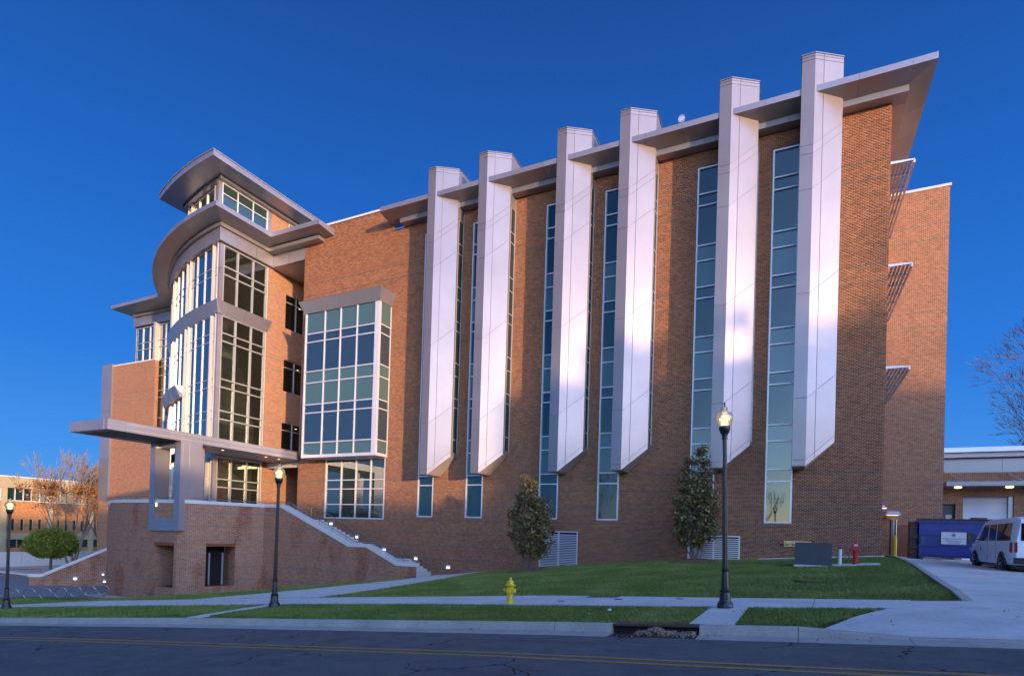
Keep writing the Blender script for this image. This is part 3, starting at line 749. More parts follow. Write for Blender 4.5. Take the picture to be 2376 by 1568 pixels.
# curtains
M_curt = plain('curtain_cloth', (.42,.46,.40), .9, var=.1)
def curtain(x0, x1, y, z0, z1, axis='x'):
    mb = MB(); n = 36
    for i in range(n):
        u0 = x0+(x1-x0)*i/n; u1 = x0+(x1-x0)*(i+1)/n; d0 = .05*math.sin(i*1.35+x0); d1 = .05*math.sin((i+1)*1.35+x0)
        if axis == 'x': P = [(u0,y+d0,z0),(u1,y+d1,z0),(u1,y+d1+.01,z0),(u0,y+d0+.01,z0)]
        else: P = [(y-d0,u0,z0),(y-d0-.01,u0,z0),(y-d1-.01,u1,z0),(y-d1,u1,z0)][::-1]
        mb.hexa(P, [(p[0],p[1],z1) for p in P])
    mb.build('curtain', M_curt, bld)
for a, b in ((-32.75,-31.3),(-30.6,-29.8),(-27.7,-26.6)): curtain(a, b, BY+.3, 6.3, 8.9)
curtain(BY+.4, YM-.4, BX1-.25, 6.3, 8.9, 'y')
mb = MB(); mb.box(-26.3, -26.28, BY+.35, YM-.3, 11.6, 13.3); mb.build('window_blind', plain('pale_blind', (.55,.62,.45), .8), bld)
# crown of the bay: flared panels
cx = [BX0-.05,-31.06,-29.56,-28.03,BX1+.03]
ct = [BX0-.43,-31.2,-29.64,-28.05,-26.04+.35]
for i in range(4):
    g = .008
    a0, a1, b0, b1 = cx[i]+g, cx[i+1]-g, ct[i]+g, ct[i+1]-g
    if i == 3: a1 = BX1+.03; b1 = BX1+.36
    mb = MB(); mb.hexa([(a0,BY-.05,15.78),(a1,BY-.05,15.78),(a1,BY+.1,15.78),(a0,BY+.1,15.78)], [(b0,BY-.38,16.62),(b1,BY-.38,16.62),(b1,BY+.1,16.62),(b0,BY+.1,16.62)]); mb.build('crown_panel', M_grey, bld)
mb = MB(); mb.hexa([(BX1-.1,BY+.101,15.78),(BX1+.03,BY+.101,15.78),(BX1+.03,YM-.005,15.78),(BX1-.1,YM-.005,15.78)], [(BX1-.1,BY+.101,16.62),(BX1+.36,BY+.101,16.62),(BX1+.36,YM-.005,16.62),(BX1-.1,YM-.005,16.62)]); mb.build('crown_panel', M_grey, bld)
mb = MB(); mb.box(BX0+.1, BX1-.11, BY+.11, YM-.01, 16.4, 16.6); mb.build('crown_top', M_grey, bld)
# ---- louvres
for k, (a, b, p, q) in enumerate(louv):
    mb = MB(); mid = (a+b)/2
    for x in (a, mid-.04, b-.08): mb.box(x, x+.08, YM-.03, YM+.1, p, q)
    mb.box(a+.08, b-.08, YM-.028, YM+.1, q-.07, q); mb.box(a+.08, b-.08, YM-.028, YM+.1, p, p+.07)
    lv = mb.build('louvre', M_frame, bld)
    mb = MB(); mb.box(a+.05, b-.05, YM+.1, YM+.12, p+.02, q-.02); mb.build('louvre_back', M_dark, lv)
    nsl = int((q-p-.14)/.105)
    for i in range(nsl):
        z = p+.09+i*.105
        for (x0, x1) in ((a+.085, mid-.045),(mid+.045, b-.085)):
            mb = MB(); mb.hexa([(x0,YM-.01,z),(x1,YM-.01,z),(x1,YM+.09,z+.05),(x0,YM+.09,z+.05)], [(x0,YM-.01,z+.045),(x1,YM-.01,z+.045),(x1,YM+.09,z+.062),(x0,YM+.09,z+.062)]); mb.build('slat', M_frame, lv)
# ---- wall lights along the stair
def wall_light(x, z, y=YM):
    mb = MB(); mb.box(x-.17, x+.17, y-.03, y+.02, z-.14, z+.14); w = mb.build('wall_light', M_frame, bld)
    mb = MB(); mb.box(x-.12, x+.12, y-.036, y-.03, z-.09, z+.03); mb.build('lens', M_wall, w)
for x, z in ((-31.08,.3),(-28.55,-.62),(-26.02,-1.43),(-23.3,-1.94),(-20.66,-2.41)): wall_light(x, z)
# ---- sunshades on the east side
for z, ye in ((18.45,36.5),(13.45,36.2),(8.5,35.6)):
    X1 = 4.78; mb = MB()
    mb.hexa([(XR,YM+.12,z-.03),(X1+.03,YM+.12,z-.03),(X1+.03,YM+.18,z-.03),(XR,YM+.18,z-.03)],[(XR,YM+.12,z+.1),(X1+.03,YM+.12,z+.03),(X1+.03,YM+.18,z+.03),(XR,YM+.18,z+.1)])
    mb.box(X1-.02, X1+.06, YM+.181, 44, z-.13, z+.02)
    s_ = mb.build('sunshade', M_frame, bld)
    for i in range(5):
        x = XR+.14+i*.16; mb = MB(); mb.box(x, x+.10, YM+.19, 44, z-.04, z-.0); mb.build('blade', M_frameD, s_)
    for j in range(9):
        y = YM+1.2+j*1.25; mb = MB(); mb.box(XR, X1-.02, y, y+.06, z-.1, z-.045); mb.build('bracket', M_frame, s_)
# small fixture on the side wall
for y, z in ((33.6,1.85),):
    mb = MB(); mb.hexa([(XR,y-.2,z-.08),(XR+.3,y-.2,z-.08),(XR+.3,y+.2,z-.08),(XR,y+.2,z-.08)],[(XR,y-.2,z+.1),(XR+.12,y-.2,z+.08),(XR+.12,y+.2,z+.08),(XR,y+.2,z+.1)]); w = mb.build('wall_light', M_frame, bld)
    mb = MB(); mb.box(XR+.04, XR+.28, y-.16, y+.16, z-.095, z-.081); mb.build('lens', M_dock, w)
# ---- rear stair block at the right
mb = MB(); mb.box(3.9, 7.68, 40.5, 52, -2, 20.8); mb.build('rear_block', M_brick, bld)
mb = MB(); mb.box(3.88, 7.74, 40.44, 52, 20.8, 20.95); mb.build('coping', M_cap, bld)
mb = MB(); y, z = 40.5, 1.72; x = 5.25
mb.hexa([(x-.4,y-.32,z),(x+.4,y-.32,z),(x+.4,y,z),(x-.4,y,z)],[(x-.25,y-.12,z+.2),(x+.25,y-.12,z+.2),(x+.3,y,z+.24),(x-.3,y,z+.24)]); w = mb.build('wall_light', M_frame, bld)
mb = MB(); mb.box(x-.28, x+.28, y-.28, y-.04, z-.014, z-.001); mb.build('lens', M_dock, w)
# ------------------------------------------------------------------ curved glass tower (part of the building)
CX, CY = -34.0, 59.9
def A(Rr, deg, dr=0): t = R(deg); return (CX-Rr*math.sin(t), CY-Rr*math.cos(t))
XT = -38.42
def lerp2(p, q, t): return (p[0]+(q[0]-p[0])*t, p[1]+(q[1]-p[1])*t)
def strip_pieces(out, inn, zt, zo, zi, name, mat, lens=2.0, gap=.008, parent=None):
    """cut a matched pair of polylines into separate panels"""
    segs = []
    for k in range(len(out)-1):
        L = math.dist(out[k], out[k+1]); n = max(1, round(L/lens))
        for i in range(n): segs.append((lerp2(out[k],out[k+1],i/n+gap/max(L,.1)*.5), lerp2(out[k],out[k+1],(i+1)/n-gap/max(L,.1)*.5), lerp2(inn[k],inn[k+1],i/n+gap/max(L,.1)*.5), lerp2(inn[k],inn[k+1],(i+1)/n-gap/max(L,.1)*.5)))
    for o0, o1, i0, i1 in segs:
        mb = MB(); mb.loft([o0,o1], [i0,i1], zt, zo, zi); mb.build(name, mat, parent or bld)
def arc(Rr, a, b, n): return [A(Rr, a+(b-a)*i/n) for i in range(n+1)]
# lower roof: outer slab
NA = 20
strip_pieces([(-31.71,31.03),(-36.62,31.03),(-36.62,26.33)]+arc(33.68,4.46,42.35,NA)[1:]+[(-64.9,35.1),(-64.9,46)],
             [(-31.71,YM+.1),(-38.0,YM+.1),(-38.0,27.85)]+arc(32.2,7.2,45.6,NA)[1:]+[(-63.5,36.8),(-63.5,46)],
             22.53, 22.2, 22.03, 'eave_panel', M_grey, 1.9)
strip_pieces([(-32.66,31.97),(-37.93,31.97),(-37.93,27.72)]+arc(32.5,6.95,45.,NA)[1:]+[(-63.75,36.65),(-63.75,46)],
             [(-32.66,YM-.01),(-38.2,YM-.01),(-38.2,27.95)]+arc(32.1,7.5,45.3,NA)[1:]+[(-63.5,36.9),(-63.5,46)],
             22.02, 21.76, 21.76, 'eave_inner_panel', M_grey, 1.9)
# frieze panels
strip_pieces([(-34.69,YM-.02),(-38.12,YM-.02),(-38.12,27.8)]+arc(32.3,7.35,45.2,NA)[1:]+[(-64.0,36.9),(-64.0,46)],
             [(-34.69,YM+.2),(-38.4,YM+.2),(-38.4,28.05)]+arc(32.05,7.75,45.0,NA)[1:]+[(-63.7,37.15),(-63.7,46)],
             21.75, 20.79, 20.79, 'frieze_panel', M_grey, 1.55, .02)
# roof sheet over everything
mb = MB(); P = [(-34.7,YM+.2),(-38.2,YM+.2),(-38.2,28.0)]+arc(32.15,7.5,45,NA)+[(-63.4,36.9),(-63.4,50),(-34.7,50)]
mb.prism(P, 22.3, 22.5); mb.build('roof', M_soffit, bld)
mb = MB(); mb.box(-38.38, -34.7, YM+.2, 38.2, 20.8, 20.95); mb.build('soffit', M_soffit, bld)
# ---- penthouse
strip_pieces([(-36.62,41),(-36.62,26.0)]+arc(34.0,4.42,20.0,9)[1:]+[(-45.65,36)],
             [(-38.0,41),(-38.0,27.7)]+arc(32.5,7.0,19.2,9)[1:]+[(-44.6,36)], 25.88, 25.5, 25.47, 'eave_panel', M_grey, 1.9)
mb = MB(); mb.prism([(-36.57,41),(-36.57,25.95)]+arc(34.05,4.35,20.05,9)[1:]+[(-45.7,36),(-45.7,41)], 25.885, 25.96); mb.build('roof_edge', M_grey, bld)
strip_pieces([(-38.05,41),(-38.05,27.66)]+arc(32.42,7.05,19.2,9)[1:], [(-38.4,41),(-38.4,27.95)]+arc(32.1,7.7,19.2,9)[1:], 25.465, 25.24, 25.24, 'eave_inner_panel', M_grey, 2.4)
window(FX(XT), [28.08,29.45,30.82,32.2], [22.5,24.45,25.24], bld, n_glass=-.05, n_out=.02, mat=glass_mat('penthouse_glass', (.03,.06,.045), .2, .3))
window(FX(XT), [34.3,36.0,37.7,39.4], [22.5,24.45,25.24], bld, n_glass=-.05, n_out=.02, mat=M_glass)
mb = MB(); mb.box(XT-.2, XT+.03, 27.78, 28.078, 22.5, 25.24); mb.build('corner_post', M_grey, bld); mb = MB(); mb.box(XT-.2, XT+.025, 32.21, 32.5, 22.5, 25.24); mb.build('corner_post', M_grey, bld)
mb = MB(); mb.box(XT-.3, XT, 32.5, 34.29, 22.4, 25.24); mb.build('pier', M_brick, bld); mb = MB(); mb.box(XT-.3, XT, 39.4, 41, 22.4, 25.24); mb.build('pier', M_brick, bld)
mb = MB()
for z in (24.0,): mb.box(XT-.5, XT-.4, 28.2, 32.1, z, z+.1)
mb.box(XT-.9, XT-.8, 28.3, 32.1, 22.5, 23.0); mb.build('blind_rail', M_frame, bld)
mb = MB(); mb.prism([(-39.6,30.5),(-39.6,40),(-44,40),(-44,32)], 22.5, 25.2); mb.build('inner_core', M_dark, bld)
# ---- pier wall behind the glass corner, with three dark windows
wz = [(6.4,8.65),(11.2,13.9),(16.45,19.35)]
mb = MB()
for a, b, p, q in cells(32.3, 38.2, -3, 20.8, [(34.25,37.3,z0,z1) for z0, z1 in wz]): mb.box(XT-.3, XT, a, b, p, q)
mb.box(XT, XL, 37.9, 38.2, -3, 20.8)
mb.build('pier', M_brick, bld)
for z0, z1 in wz: window(FX(XT), [34.25,35.45,37.3], [z0, z1-.65, z1], bld, n_glass=-.14, n_out=-.06, fw=.07, edge=.05, mat=glass_mat('dark_window_glass', (.004,.005,.005), .03), frame=M_frameD, depth=.2)
mb = MB()
for z in (8.3,13.35,18.6): mb.box(XT-.1, XT-.09, 35.75, 35.95, z, z+.04)
mb.build('ceiling_lamp', M_dock, bld)
# ---- right glass face
cols = [28.36,29.62,31.0,32.29]
UP = [16.42,18.55,19.15,20.72]; LO = [5.75,7.8,8.42,10.17,10.77,13.6,14.2,15.5]; BT = [.6,2.75,3.35,5.0]
for zs in (UP, LO, BT): window(FX(XT), cols, zs, bld, n_glass=-.06, n_out=.05, fw=.09, edge=.09, mat=M_glassT, frame=M_frameD, depth=.12)
mb = MB()
for p, q in ((.55,5.1),(5.1,9.9),(9.92,15.5),(16.42,18.9),(18.92,20.74)): mb.box(XT-.12, XT+.06, 28.06, 28.355, p+.006, q-.006); mb.build('corner_post', M_grey, bld); mb = MB()
mb.box(XT-.12, XT+.03, 28.36, 32.3, 5.05, 5.7); mb.build('transom_panel', M_grey, bld)
mb = MB(); mb.box(XT-.1, XT+.02, 32.291, 32.38, .55, 20.7); mb.build('edge_trim', M_frame, bld)
# ---- curved curtain wall
blades_deg = [8.25,9.5,16.9,18.3,26.1,27.5,35.3,36.7]; mull_deg = [12.2,14.7,21.3,23.9,30.4,32.9,39.5,42.2]
angs = sorted(blades_deg+mull_deg+[45.0])
RG = 32.0
for zs, top in ((UP,1),(LO,0),(BT,0)):
    mb = MB()
    for a0, a1 in zip(angs[:-1], angs[1:]):
        p, q = A(RG,a0), A(RG,a1); L = math.dist(p,q); u = ((q[0]-p[0])/L,(q[1]-p[1])/L); n = (u[1], -u[0])
        if n[1] > 0: n = (-n[0],-n[1])
        F = (p, u, n)
        for z in zs: mb.fbox(F, 0, L, z-.03, z+.03, -.05, .035)
        if a1 in mull_deg: mb.fbox(F, L-.04, L+.03, zs[0], zs[-1], -.05, .07)
    w = mb.build('window', M_frameD, bld)
    for a0, a1 in zip(angs[:-1], angs[1:]):
        p, q = A(RG,a0+.06), A(RG,a1-.06); L = math.dist(p,q); u = ((q[0]-p[0])/L,(q[1]-p[1])/L); n = (u[1], -u[0])
        if n[1] > 0: n = (-n[0],-n[1])
        for z0, z1 in zip(zs[:-1], zs[1:]):
            m = MB(); m.fbox((p,u,n), 0, L, z0+.02, z1-.02, -.02, 0); m.build('pane', M_glassB, w)
def radial_box(mb, deg, r0, r1, th, z0, z1):
    p = A(1,deg); er = (p[0]-CX, p[1]-CY); et = (-er[1], er[0])
    q = [(CX+er[0]*r+et[0]*s, CY+er[1]*r+et[1]*s) for r, s in ((r0,-th/2),(r1,-th/2),(r1,th/2),(r0,th/2))]
    mb.prism(q, z0, z1)
for dgr in blades_deg:
    for z0, z1 in ((.58,5.2),(5.22,10.0),(10.02,15.48),(16.44,18.8),(18.82,20.77)):
        if dgr > 18.7 and z0 == 5.22: z1 = 9.98
        mb = MB(); radial_box(mb, dgr, RG-.03, RG+(.22 if dgr < 16 else .17), .075, z0, z1); mb.build('blade', M_blade, bld)
for dgr in [8.25,9.5,16.9,18.3]:
    mb = MB(); radial_box(mb, dgr, RG-.03, RG+.22, .085, 22.5, 25.24); mb.build('blade', M_blade, bld)
w = MB()
pa = [9.5,12.2,14.7,16.9,18.3]
for a0 in pa[1:-1]: radial_box(w, a0, RG-.05, RG+.08, .07, 22.5, 25.24)
P2 = arc(RG, 8.25, 18.9, 8)
w.loft(arc(RG+.03,8.25,18.9,8), arc(RG-.05,8.25,18.9,8), 25.24, 25.14, 25.14); w.loft(arc(RG+.03,8.25,18.9,8), arc(RG-.05,8.25,18.9,8), 24.0, 23.93, 23.93)
w = w.build('window', M_frame, bld)
for a0, a1 in zip(pa[:-1], pa[1:]):
    m = MB(); m.loft([A(RG,a0+.1),A(RG,a1-.1)], [A(RG-.02,a0+.1),A(RG-.02,a1-.1)], 25.14, 22.5, 22.5); m.build('pane', M_glass, w)
# flared mid bands
def band(stB, stT, z0, z1, back=.35):
    for k in range(len(stB)-1):
        b0, b1, t0, t1 = stB[k], stB[k+1], stT[k], stT[k+1]; g = .006
        b0_, b1_ = lerp2(b0,b1,g), lerp2(b0,b1,1-g); t0_, t1_ = lerp2(t0,t1,g), lerp2(t0,t1,1-g)
        d = (b1[0]-b0[0], b1[1]-b0[1]); L = math.hypot(*d); n = (-d[1]/L, d[0]/L)     # towards the inside
        mid = ((b0[0]+b1[0])/2, (b0[1]+b1[1])/2)
        if (CX-12-mid[0])*n[0]+(40-mid[1])*n[1] < 0: n = (-n[0],-n[1])
        i0 = (b0_[0]+n[0]*back, b0_[1]+n[1]*back); i1 = (b1_[0]+n[0]*back, b1_[1]+n[1]*back)
        mb = MB(); bt = [(*b0_,z0),(*b1_,z0),(*i1,z0),(*i0,z0)]; tp = [(*t0_,z1),(*t1_,z1),(*i1,z1),(*i0,z1)]
        mb.hexa(bt, tp); mb.build('band_panel', M_grey, bld)
sB = [(-38.34,y) for y in (32.45,31.7,30.2,28.7,28.0)]+[A(32.08,t) for t in (10.3,12.8,15.4,17.9,20.5,23.1,25.7,28.3,30.9,33.5,36.1,38.7,41.3,44)]
sT = [(-38.08,y) for y in (32.66,31.75,30.22,28.65,27.68)]+[A(32.40,t) for t in (10.0,12.6,15.3,17.8,20.4,23.1,25.7,28.3,30.9,33.5,36.1,38.7,41.3,44)]
band(sB, sT, 15.52, 16.40)
tt = [18.6,22.5,26.5,30.5,34.5,38.5,42.5]
band([A(32.30,t) for t in tt], [A(32.62,t+(.45 if t == 18.6 else 0)) for t in tt], 10.08, 10.98, .45)
# ---- tower interior seen through the glass
M_intbrick = brick_mat('inner_brick', base=(.30,.19,.09), bands=False, mortar=(.48,.42,.30))
M_ceil = plain('ceiling', (.40,.42,.34), .9, var=.1)
mb = MB(); mb.box(-46.2, -41.0, 33.4, 33.6, -.5, 20.7); mb.box(-39.6, -38.75, 33.4, 33.6, -.5, 20.7); mb.build('inner_wall', M_intbrick, bld)
mb = MB(); mb.box(-46.4, -46.2, 31.3, 33.4, -.5, 20.7); mb.box(-47, -38.8, 34.5, 34.7, -.5, 20.7); mb.build('inner_wall', M_dark, bld)
for z in (.5,3.0+5.05-.0,8.1+5.05,18.2):
    mb = MB(); mb.prism([(-39.3,28.7),(-39.3,33.3),(-46.2,33.3),(-46.2,31.0),(-42.8,29.9)], z-.42, z); mb.build('floor_slab', M_ceil, bld)
    if z > 1:
        mb = MB(); mb.box(-39.25, -39.2, 28.8, 33.2, z+1.02, z+1.07)
        for k in range(4): mb.box(-39.25, -39.21, 28.8, 33.2, z+.2+k*.2, z+.215+k*.2)
        for y in (29.0,30.35,31.7,33.0): mb.box(-39.26, -39.2, y, y+.05, z, z+1.02)
        mb.build('inner_railing', M_steel, bld)
for z in (3.0,8.1,13.15):
    mb = MB(); mb.hexa([(-40.8,31.2,z),(-39.4,31.2,z),(-39.4,33.3,z),(-40.8,33.3,z)][:4], [(-40.8,31.2,z+.25),(-39.4,31.2,z+.25),(-39.4,33.3,z+.25),(-40.8,33.3,z+.25)]); mb.build('stair_landing', M_ceil, bld)
    mb = MB(); mb.hexa([(-45.5,32.0,z+2.3),(-40.8,32.0,z),(-40.8,33.2,z),(-45.5,33.2,z+2.3)], [(-45.5,32.0,z+2.65),(-40.8,32.0,z+.35),(-40.8,33.2,z+.35),(-45.5,33.2,z+2.65)]); mb.build('stair_flight', M_ceil, bld)
mb = MB(); mb.tube((-42.5,31,.5), (-42.5,31,20.6), .22, n=14); mb.tube((-40.6,30.0,.5), (-40.6,30.0,20.6), .18, n=14); mb.build('inner_column', M_frame, bld, smooth=True)
mb = MB(); mb.prism([(-38.75,28.4),(-38.75,34.4),(-47,34.4),(-46.4,31.2),(-43,29.6)], 20.74, 20.85); mb.build('ceiling', M_ceil, bld)
# ---- left wing
wc = [-63.7,-62.56,-61.38,-60.2]; wr = [.6,3,5.8,7.8,9.4,10.8,12.95,13.66,15.2,16.1,16.9,18.25,18.95,20.62]
Yw = 37.1
window(FY(Yw), wc, wr[-4:], bld, n_glass=-.04, n_out=.04, fw=.07, edge=.08, mat=M_glassB, frame=M_frameD)
window(FY(Yw), [-59.95,-58.75,-57.6,-56.3], wr, bld, n_glass=-.04, n_out=.04, fw=.07, edge=.08, mat=M_glassB, frame=M_frameD)
mb = MB(); mb.box(-60.22, -59.93, Yw-.35, Yw+.1, -1, 20.75); mb.build('blade', M_blade, bld)
mb = MB(); mb.box(-63.7, -63.6, Yw, 46, 16, 20.78); mb.box(-63.5, -56, 40, 40.2, -4, 20.7); mb.build('wing_back', M_dark, bld)
mb = MB(); mb.box(-66.72, -59.55, 36.6, 37.0, -6, 16.72); mb.box(-66.72, -63.75, 37.001, 46, -6, 16.6); mb.build('wing_wall', M_brick, bld)
mb = MB(); mb.box(-66.75, -59.5, 36.55, 37.03, 16.72, 16.86); mb.build('coping', M_cap, bld)
mb = MB()
for i in range(62):
    z = -4+i*.335
    if z < 16.4: mb.box(-59.55, -59.47, 36.62, 36.98, z, z+.2)
mb.build('quoin', M_brick, bld)
for p, q in ((2.2,6.7),(6.72,11.8),(11.82,17.0)):
    mb = MB(); mb.box(-68.55, -66.74, 36.42, 38.2, p, q); mb.build('cladding_panel', M_grey, bld)
mb = MB(); mb.box(-68.5, -66.73, 36.5, 45, -6, 2.19); mb.build('wing_wall', M_brick, bld)
# ------------------------------------------------------------------ canopy with its portal frame
can = thing('entrance_canopy', 'long silver metal canopy standing on a tall portal frame over the round brick terrace', 'canopy', (-36, 23, 5))
CZ0, CZ1, CXR, CXL, CYF, CYB = 5.08, 5.66, -34.2, -37.95, 18.53, 32.1
ys = [CYF,19.5,22.0,24.3,27.0,29.6,CYB]
for a, b in zip(ys[:-1], ys[1:]):
    mb = MB(); mb.box(CXR-.35, CXR, a+.006, b-.006, CZ0, CZ1); mb.build('fascia_panel', M_grey, can)
    mb = MB(); mb.box(CXL, CXL+.35, a+.006, b-.006, CZ0, CZ1); mb.build('fascia_panel', M_grey, can)
mb = MB(); mb.box(CXR, CXR+.006, 19.5, 32.0, CZ1-.14, CZ1-.125); mb.box(CXR, CXR+.006, 19.5, 32.0, CZ0+.13, CZ0+.145); mb.build('fascia_bead', M_frame, can)
for a, b in ((CXL+.351,-36.7),(-36.69,CXR-.351)):
    mb = MB(); mb.box(a, b, CYF, CYF+.5, CZ0, CZ1); mb.build('fascia_panel', M_grey, can)
# solid roof part, leaving the curved opening at the front
mb = MB()
op = [(CXL+.35,CYF+.5)]
mb.box(CXL+.351, CXR-.351, 24.0, CYB, CZ0+.01, CZ1-.02)
n = 14
for i in range(n):     # curved inner edge of the opening
    t0, t1 = i/n, (i+1)/n
    x0 = CXL+.351+1.0*(1-math.sin(t0*math.pi/2)); 
    y0, y1 = 19.04+(24.0-19.04)*t0, 19.04+(24.0-19.04)*t1
    w0, w1 = .9*math.sin(t0*1.5)**1.5, .9*math.sin(t1*1.5)**1.5
    mb.prism([(CXL+.351,y0),(CXL+.36+w0,y0),(CXL+.36+w1,y1),(CXL+.351,y1)], CZ0+.012, CZ1-.02)
mb.build('roof_deck', M_soffit, can)
mb = MB(); mb.box(-36.1, -36.05, 19.05, 24, CZ0+.3, CZ0+.36); mb.build('tie_bar', M_frame, can)
mb = MB(); mb.box(CXL+.351, CXR-.351, 19.05, 24, CZ1-.05, CZ1-.02); mb.build('skylight', plain('frosted_panel', (.75,.72,.72), .6), can)
for y in (26.6,30.2,31.4):
    mb = MB(); mb.lathe([(.09,0),(.09,.015)], (-35.4,y,CZ0-.006), 16); mb.build('downlight', M_dock, can)
mb = MB(); mb.box(XT+.05, XL, 32.9, 33.0, 4.62, 5.06); mb.build('cross_beam', M_frame, can)
mb = MB(); mb.box(XT+.05, XL-.02, 32.1, 38, 5.1, 5.6); mb.build('link_roof', M_soffit, can)
# portal: two posts, head and sill wrapped over the terrace wall
PF, PB = 22.8, 24.25; PZ = -.53
mb = MB(); mb.box(-34.75, CXR, PF+.02, PB, PZ+.03, CZ0); mb.build('portal_post', M_grey, can)
mb = MB(); mb.box(-34.62, CXR+.008, PF, PF+.02, PZ, CZ0-.002); mb.build('portal_panel', M_grey, can)
mb = MB(); mb.box(CXR+.0, CXR+.012, PF+.16, PF+.56, 1.6, CZ0-.05); mb.box(CXR+.0, CXR+.012, PF+.58, PB-.02, 1.6, CZ0-.05); mb.build('portal_panel', M_grey, can)
mb = MB(); mb.box(-37.2, -36.7, PF, PF+.95, PZ, CZ0); mb.build('portal_post', M_grey, can)
mb = MB(); mb.box(-36.699, -34.751, PF+.001, PF+.9, PZ, .24); mb.build('portal_sill', M_grey, can)
mb = MB(); mb.box(-36.699, -34.751, PF+.2, PF+.6, 4.75, CZ0); mb.build('portal_head', M_grey, can)
mb = MB(); mb.box(-37.19, -35.3, PF+2.1, PF+2.4, .6, CZ0); mb.build('rear_panel', M_grey, can)
mb = MB(); mb.box(-36.69, -36.66, PF+.12, PF+.24, 1.0, 1.25); mb.build('portal_lamp', M_wall, can)
# ------------------------------------------------------------------ terrace, stair and parapet
ter = thing('terrace', 'curved brick terrace wall with pale stone cap, dark openings and outside stair', 'terrace', (-33, 25, -4))
def onc(t): # front of the drum
    return t
K = [(-32.8,28.0),(-33.12,26.6),(-33.45,25.2),(-33.72,24.1),(-34.0,23.35),(-35.35,23.02),(-36.2,22.86+.25),(-37.2,23.18),(-38.3,23.35),(-39.4,23.62),(-40.5,24.0),(-41.6,24.5),(-42.3,25.0)]
K = K[:5]+[(-34.6,23.02),(-36.1,22.99),(-37.2,22.99),(-38.4,23.05),(-39.8,23.15),(-41.2,23.32),(-42.5,23.6),(-43.5,23.95),(-44.0,24.4)]
def outward(p, q):
    d = (q[0]-p[0], q[1]-p[1]); L = math.hypot(*d); return (d[1]/L*-1, d[0]/L) if False else (-d[1]/L*-1, -d[0]/L*1)
def offs_line(P, o):
    out = []
    for i in range(len(P)):
        ns = []
        for a, b in ((i-1,i),(i,i+1)):
            if a < 0 or b >= len(P): continue
            d = (P[b][0]-P[a][0], P[b][1]-P[a][1]); L = math.hypot(*d); ns.append((d[1]/L, -d[0]/L))
        n = (sum(x[0] for x in ns)/len(ns), sum(x[1] for x in ns)/len(ns)); L = math.hypot(*n)
        f = 1/max(.5, L); out.append((P[i][0]-n[0]/L*o*f, P[i][1]-n[1]/L*o*f))
    return out
# path runs from the stair wall corner forward and round to the left; n computed so that +o is outside
test = offs_line(K, .1)
sgn = 1 if test[6][1] < K[6][1] else -1
def OL(P, o): return offs_line(P, o*sgn)
TZ = 1.24; TB = -6
def wall_run(P, z0, z1, th, name, mat, parent):
    inn = OL(P, -th); mb = MB(); mb.loft(P, inn, z1, z0, z0); return mb.build(name, mat, parent)
# openings: fractions of the path
def seg_pt(P, s):
    for a, b in zip(P[:-1], P[1:]):
        L = math.dist(a,b)
        if s <= L: return lerp2(a,b,s/L)
        s -= L
    return P[-1]
def sub(P, s0, s1):
    out = [seg_pt(P,s0)]; acc = 0
    for a, b in zip(P[:-1], P[1:]):
        acc += math.dist(a,b)
        if s0 < acc < s1: out.append(b)
    out.append(seg_pt(P,s1)); return out
tot = sum(math.dist(a,b) for a, b in zip(K[:-1],K[1:]))
O1 = (1.9, 3.75, -4.02, -1.45); O2 = (5.75, 7.7, -4.1, -1.45)       # right opening, corner opening
cuts = [0, O1[0], O1[1], O2[0], O2[1], tot]
for a, b in ((0,O1[0]),(O1[1],O2[0]),(O2[1],tot)): wall_run(sub(K,a,b), TB, TZ, .6, 'wall', M_brickP, ter)
for (a, b, z0, z1) in (O1, O2):
    wall_run(sub(K,a,b), z1+.2, TZ, .6, 'wall', M_brickP, ter); wall_run(sub(K,a,b), TB, z0, .6, 'wall', M_brickP, ter)
    P = sub(K,a,b); L = sum(math.dist(p,q) for p, q in zip(P[:-1],P[1:])); nb = int(L/.0677)
    for i in range(nb):
        s0, s1 = a+L*i/nb+.004, a+L*(i+1)/nb-.004
        mb = MB(); p = [seg_pt(K,s0), seg_pt(K,s1)]; mb.loft(OL(p,.008), OL(p,-.5), z1+.195, z1, z1); mb.build('lintel_brick', M_brickG, ter)
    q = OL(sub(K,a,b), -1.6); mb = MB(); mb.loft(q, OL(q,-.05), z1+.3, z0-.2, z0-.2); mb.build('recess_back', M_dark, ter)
    for s in (a, b):
        p = seg_pt(K,s); e = .02 if s == a else -.02; p2 = seg_pt(K,s-e*10)
        mb = MB(); mb.loft([OL([seg_pt(K,s-.25 if s==a else s), seg_pt(K,s if s==a else s+.25)],-.59)[0], OL([seg_pt(K,s-.25 if s==a else s), seg_pt(K,s if s==a else s+.25)],-.59)[1]], [OL([seg_pt(K,s-.25 if s==a else s), seg_pt(K,s if s==a else s+.25)],-1.55)[0], OL([seg_pt(K,s-.25 if s==a else s), seg_pt(K,s if s==a else s+.25)],-1.55)[1]], z1+.19, z0, z0); mb.build('reveal', M_brick, ter)
p = seg_pt(K, 2.45); q = seg_pt(K, 3.3)
for c in (p, q):
    cc = OL([c, (c[0]-.1,c[1]-.25)], -.75)[0]; mb = MB(); mb.box(cc[0]-.03, cc[0]+.03, cc[1]-.1, cc[1], -4.0, -1.9); mb.build('gate_post', M_frameD, ter)
# left part of the drum, further round
K2 = [(-44.3,24.7),(-45.2,24.8),(-46.1,25.25),(-46.7,26.1),(-46.9,27.2),(-46.9,30)]
wall_run(K2, TB, 1.18, .6, 'wall', M_brickP, ter)
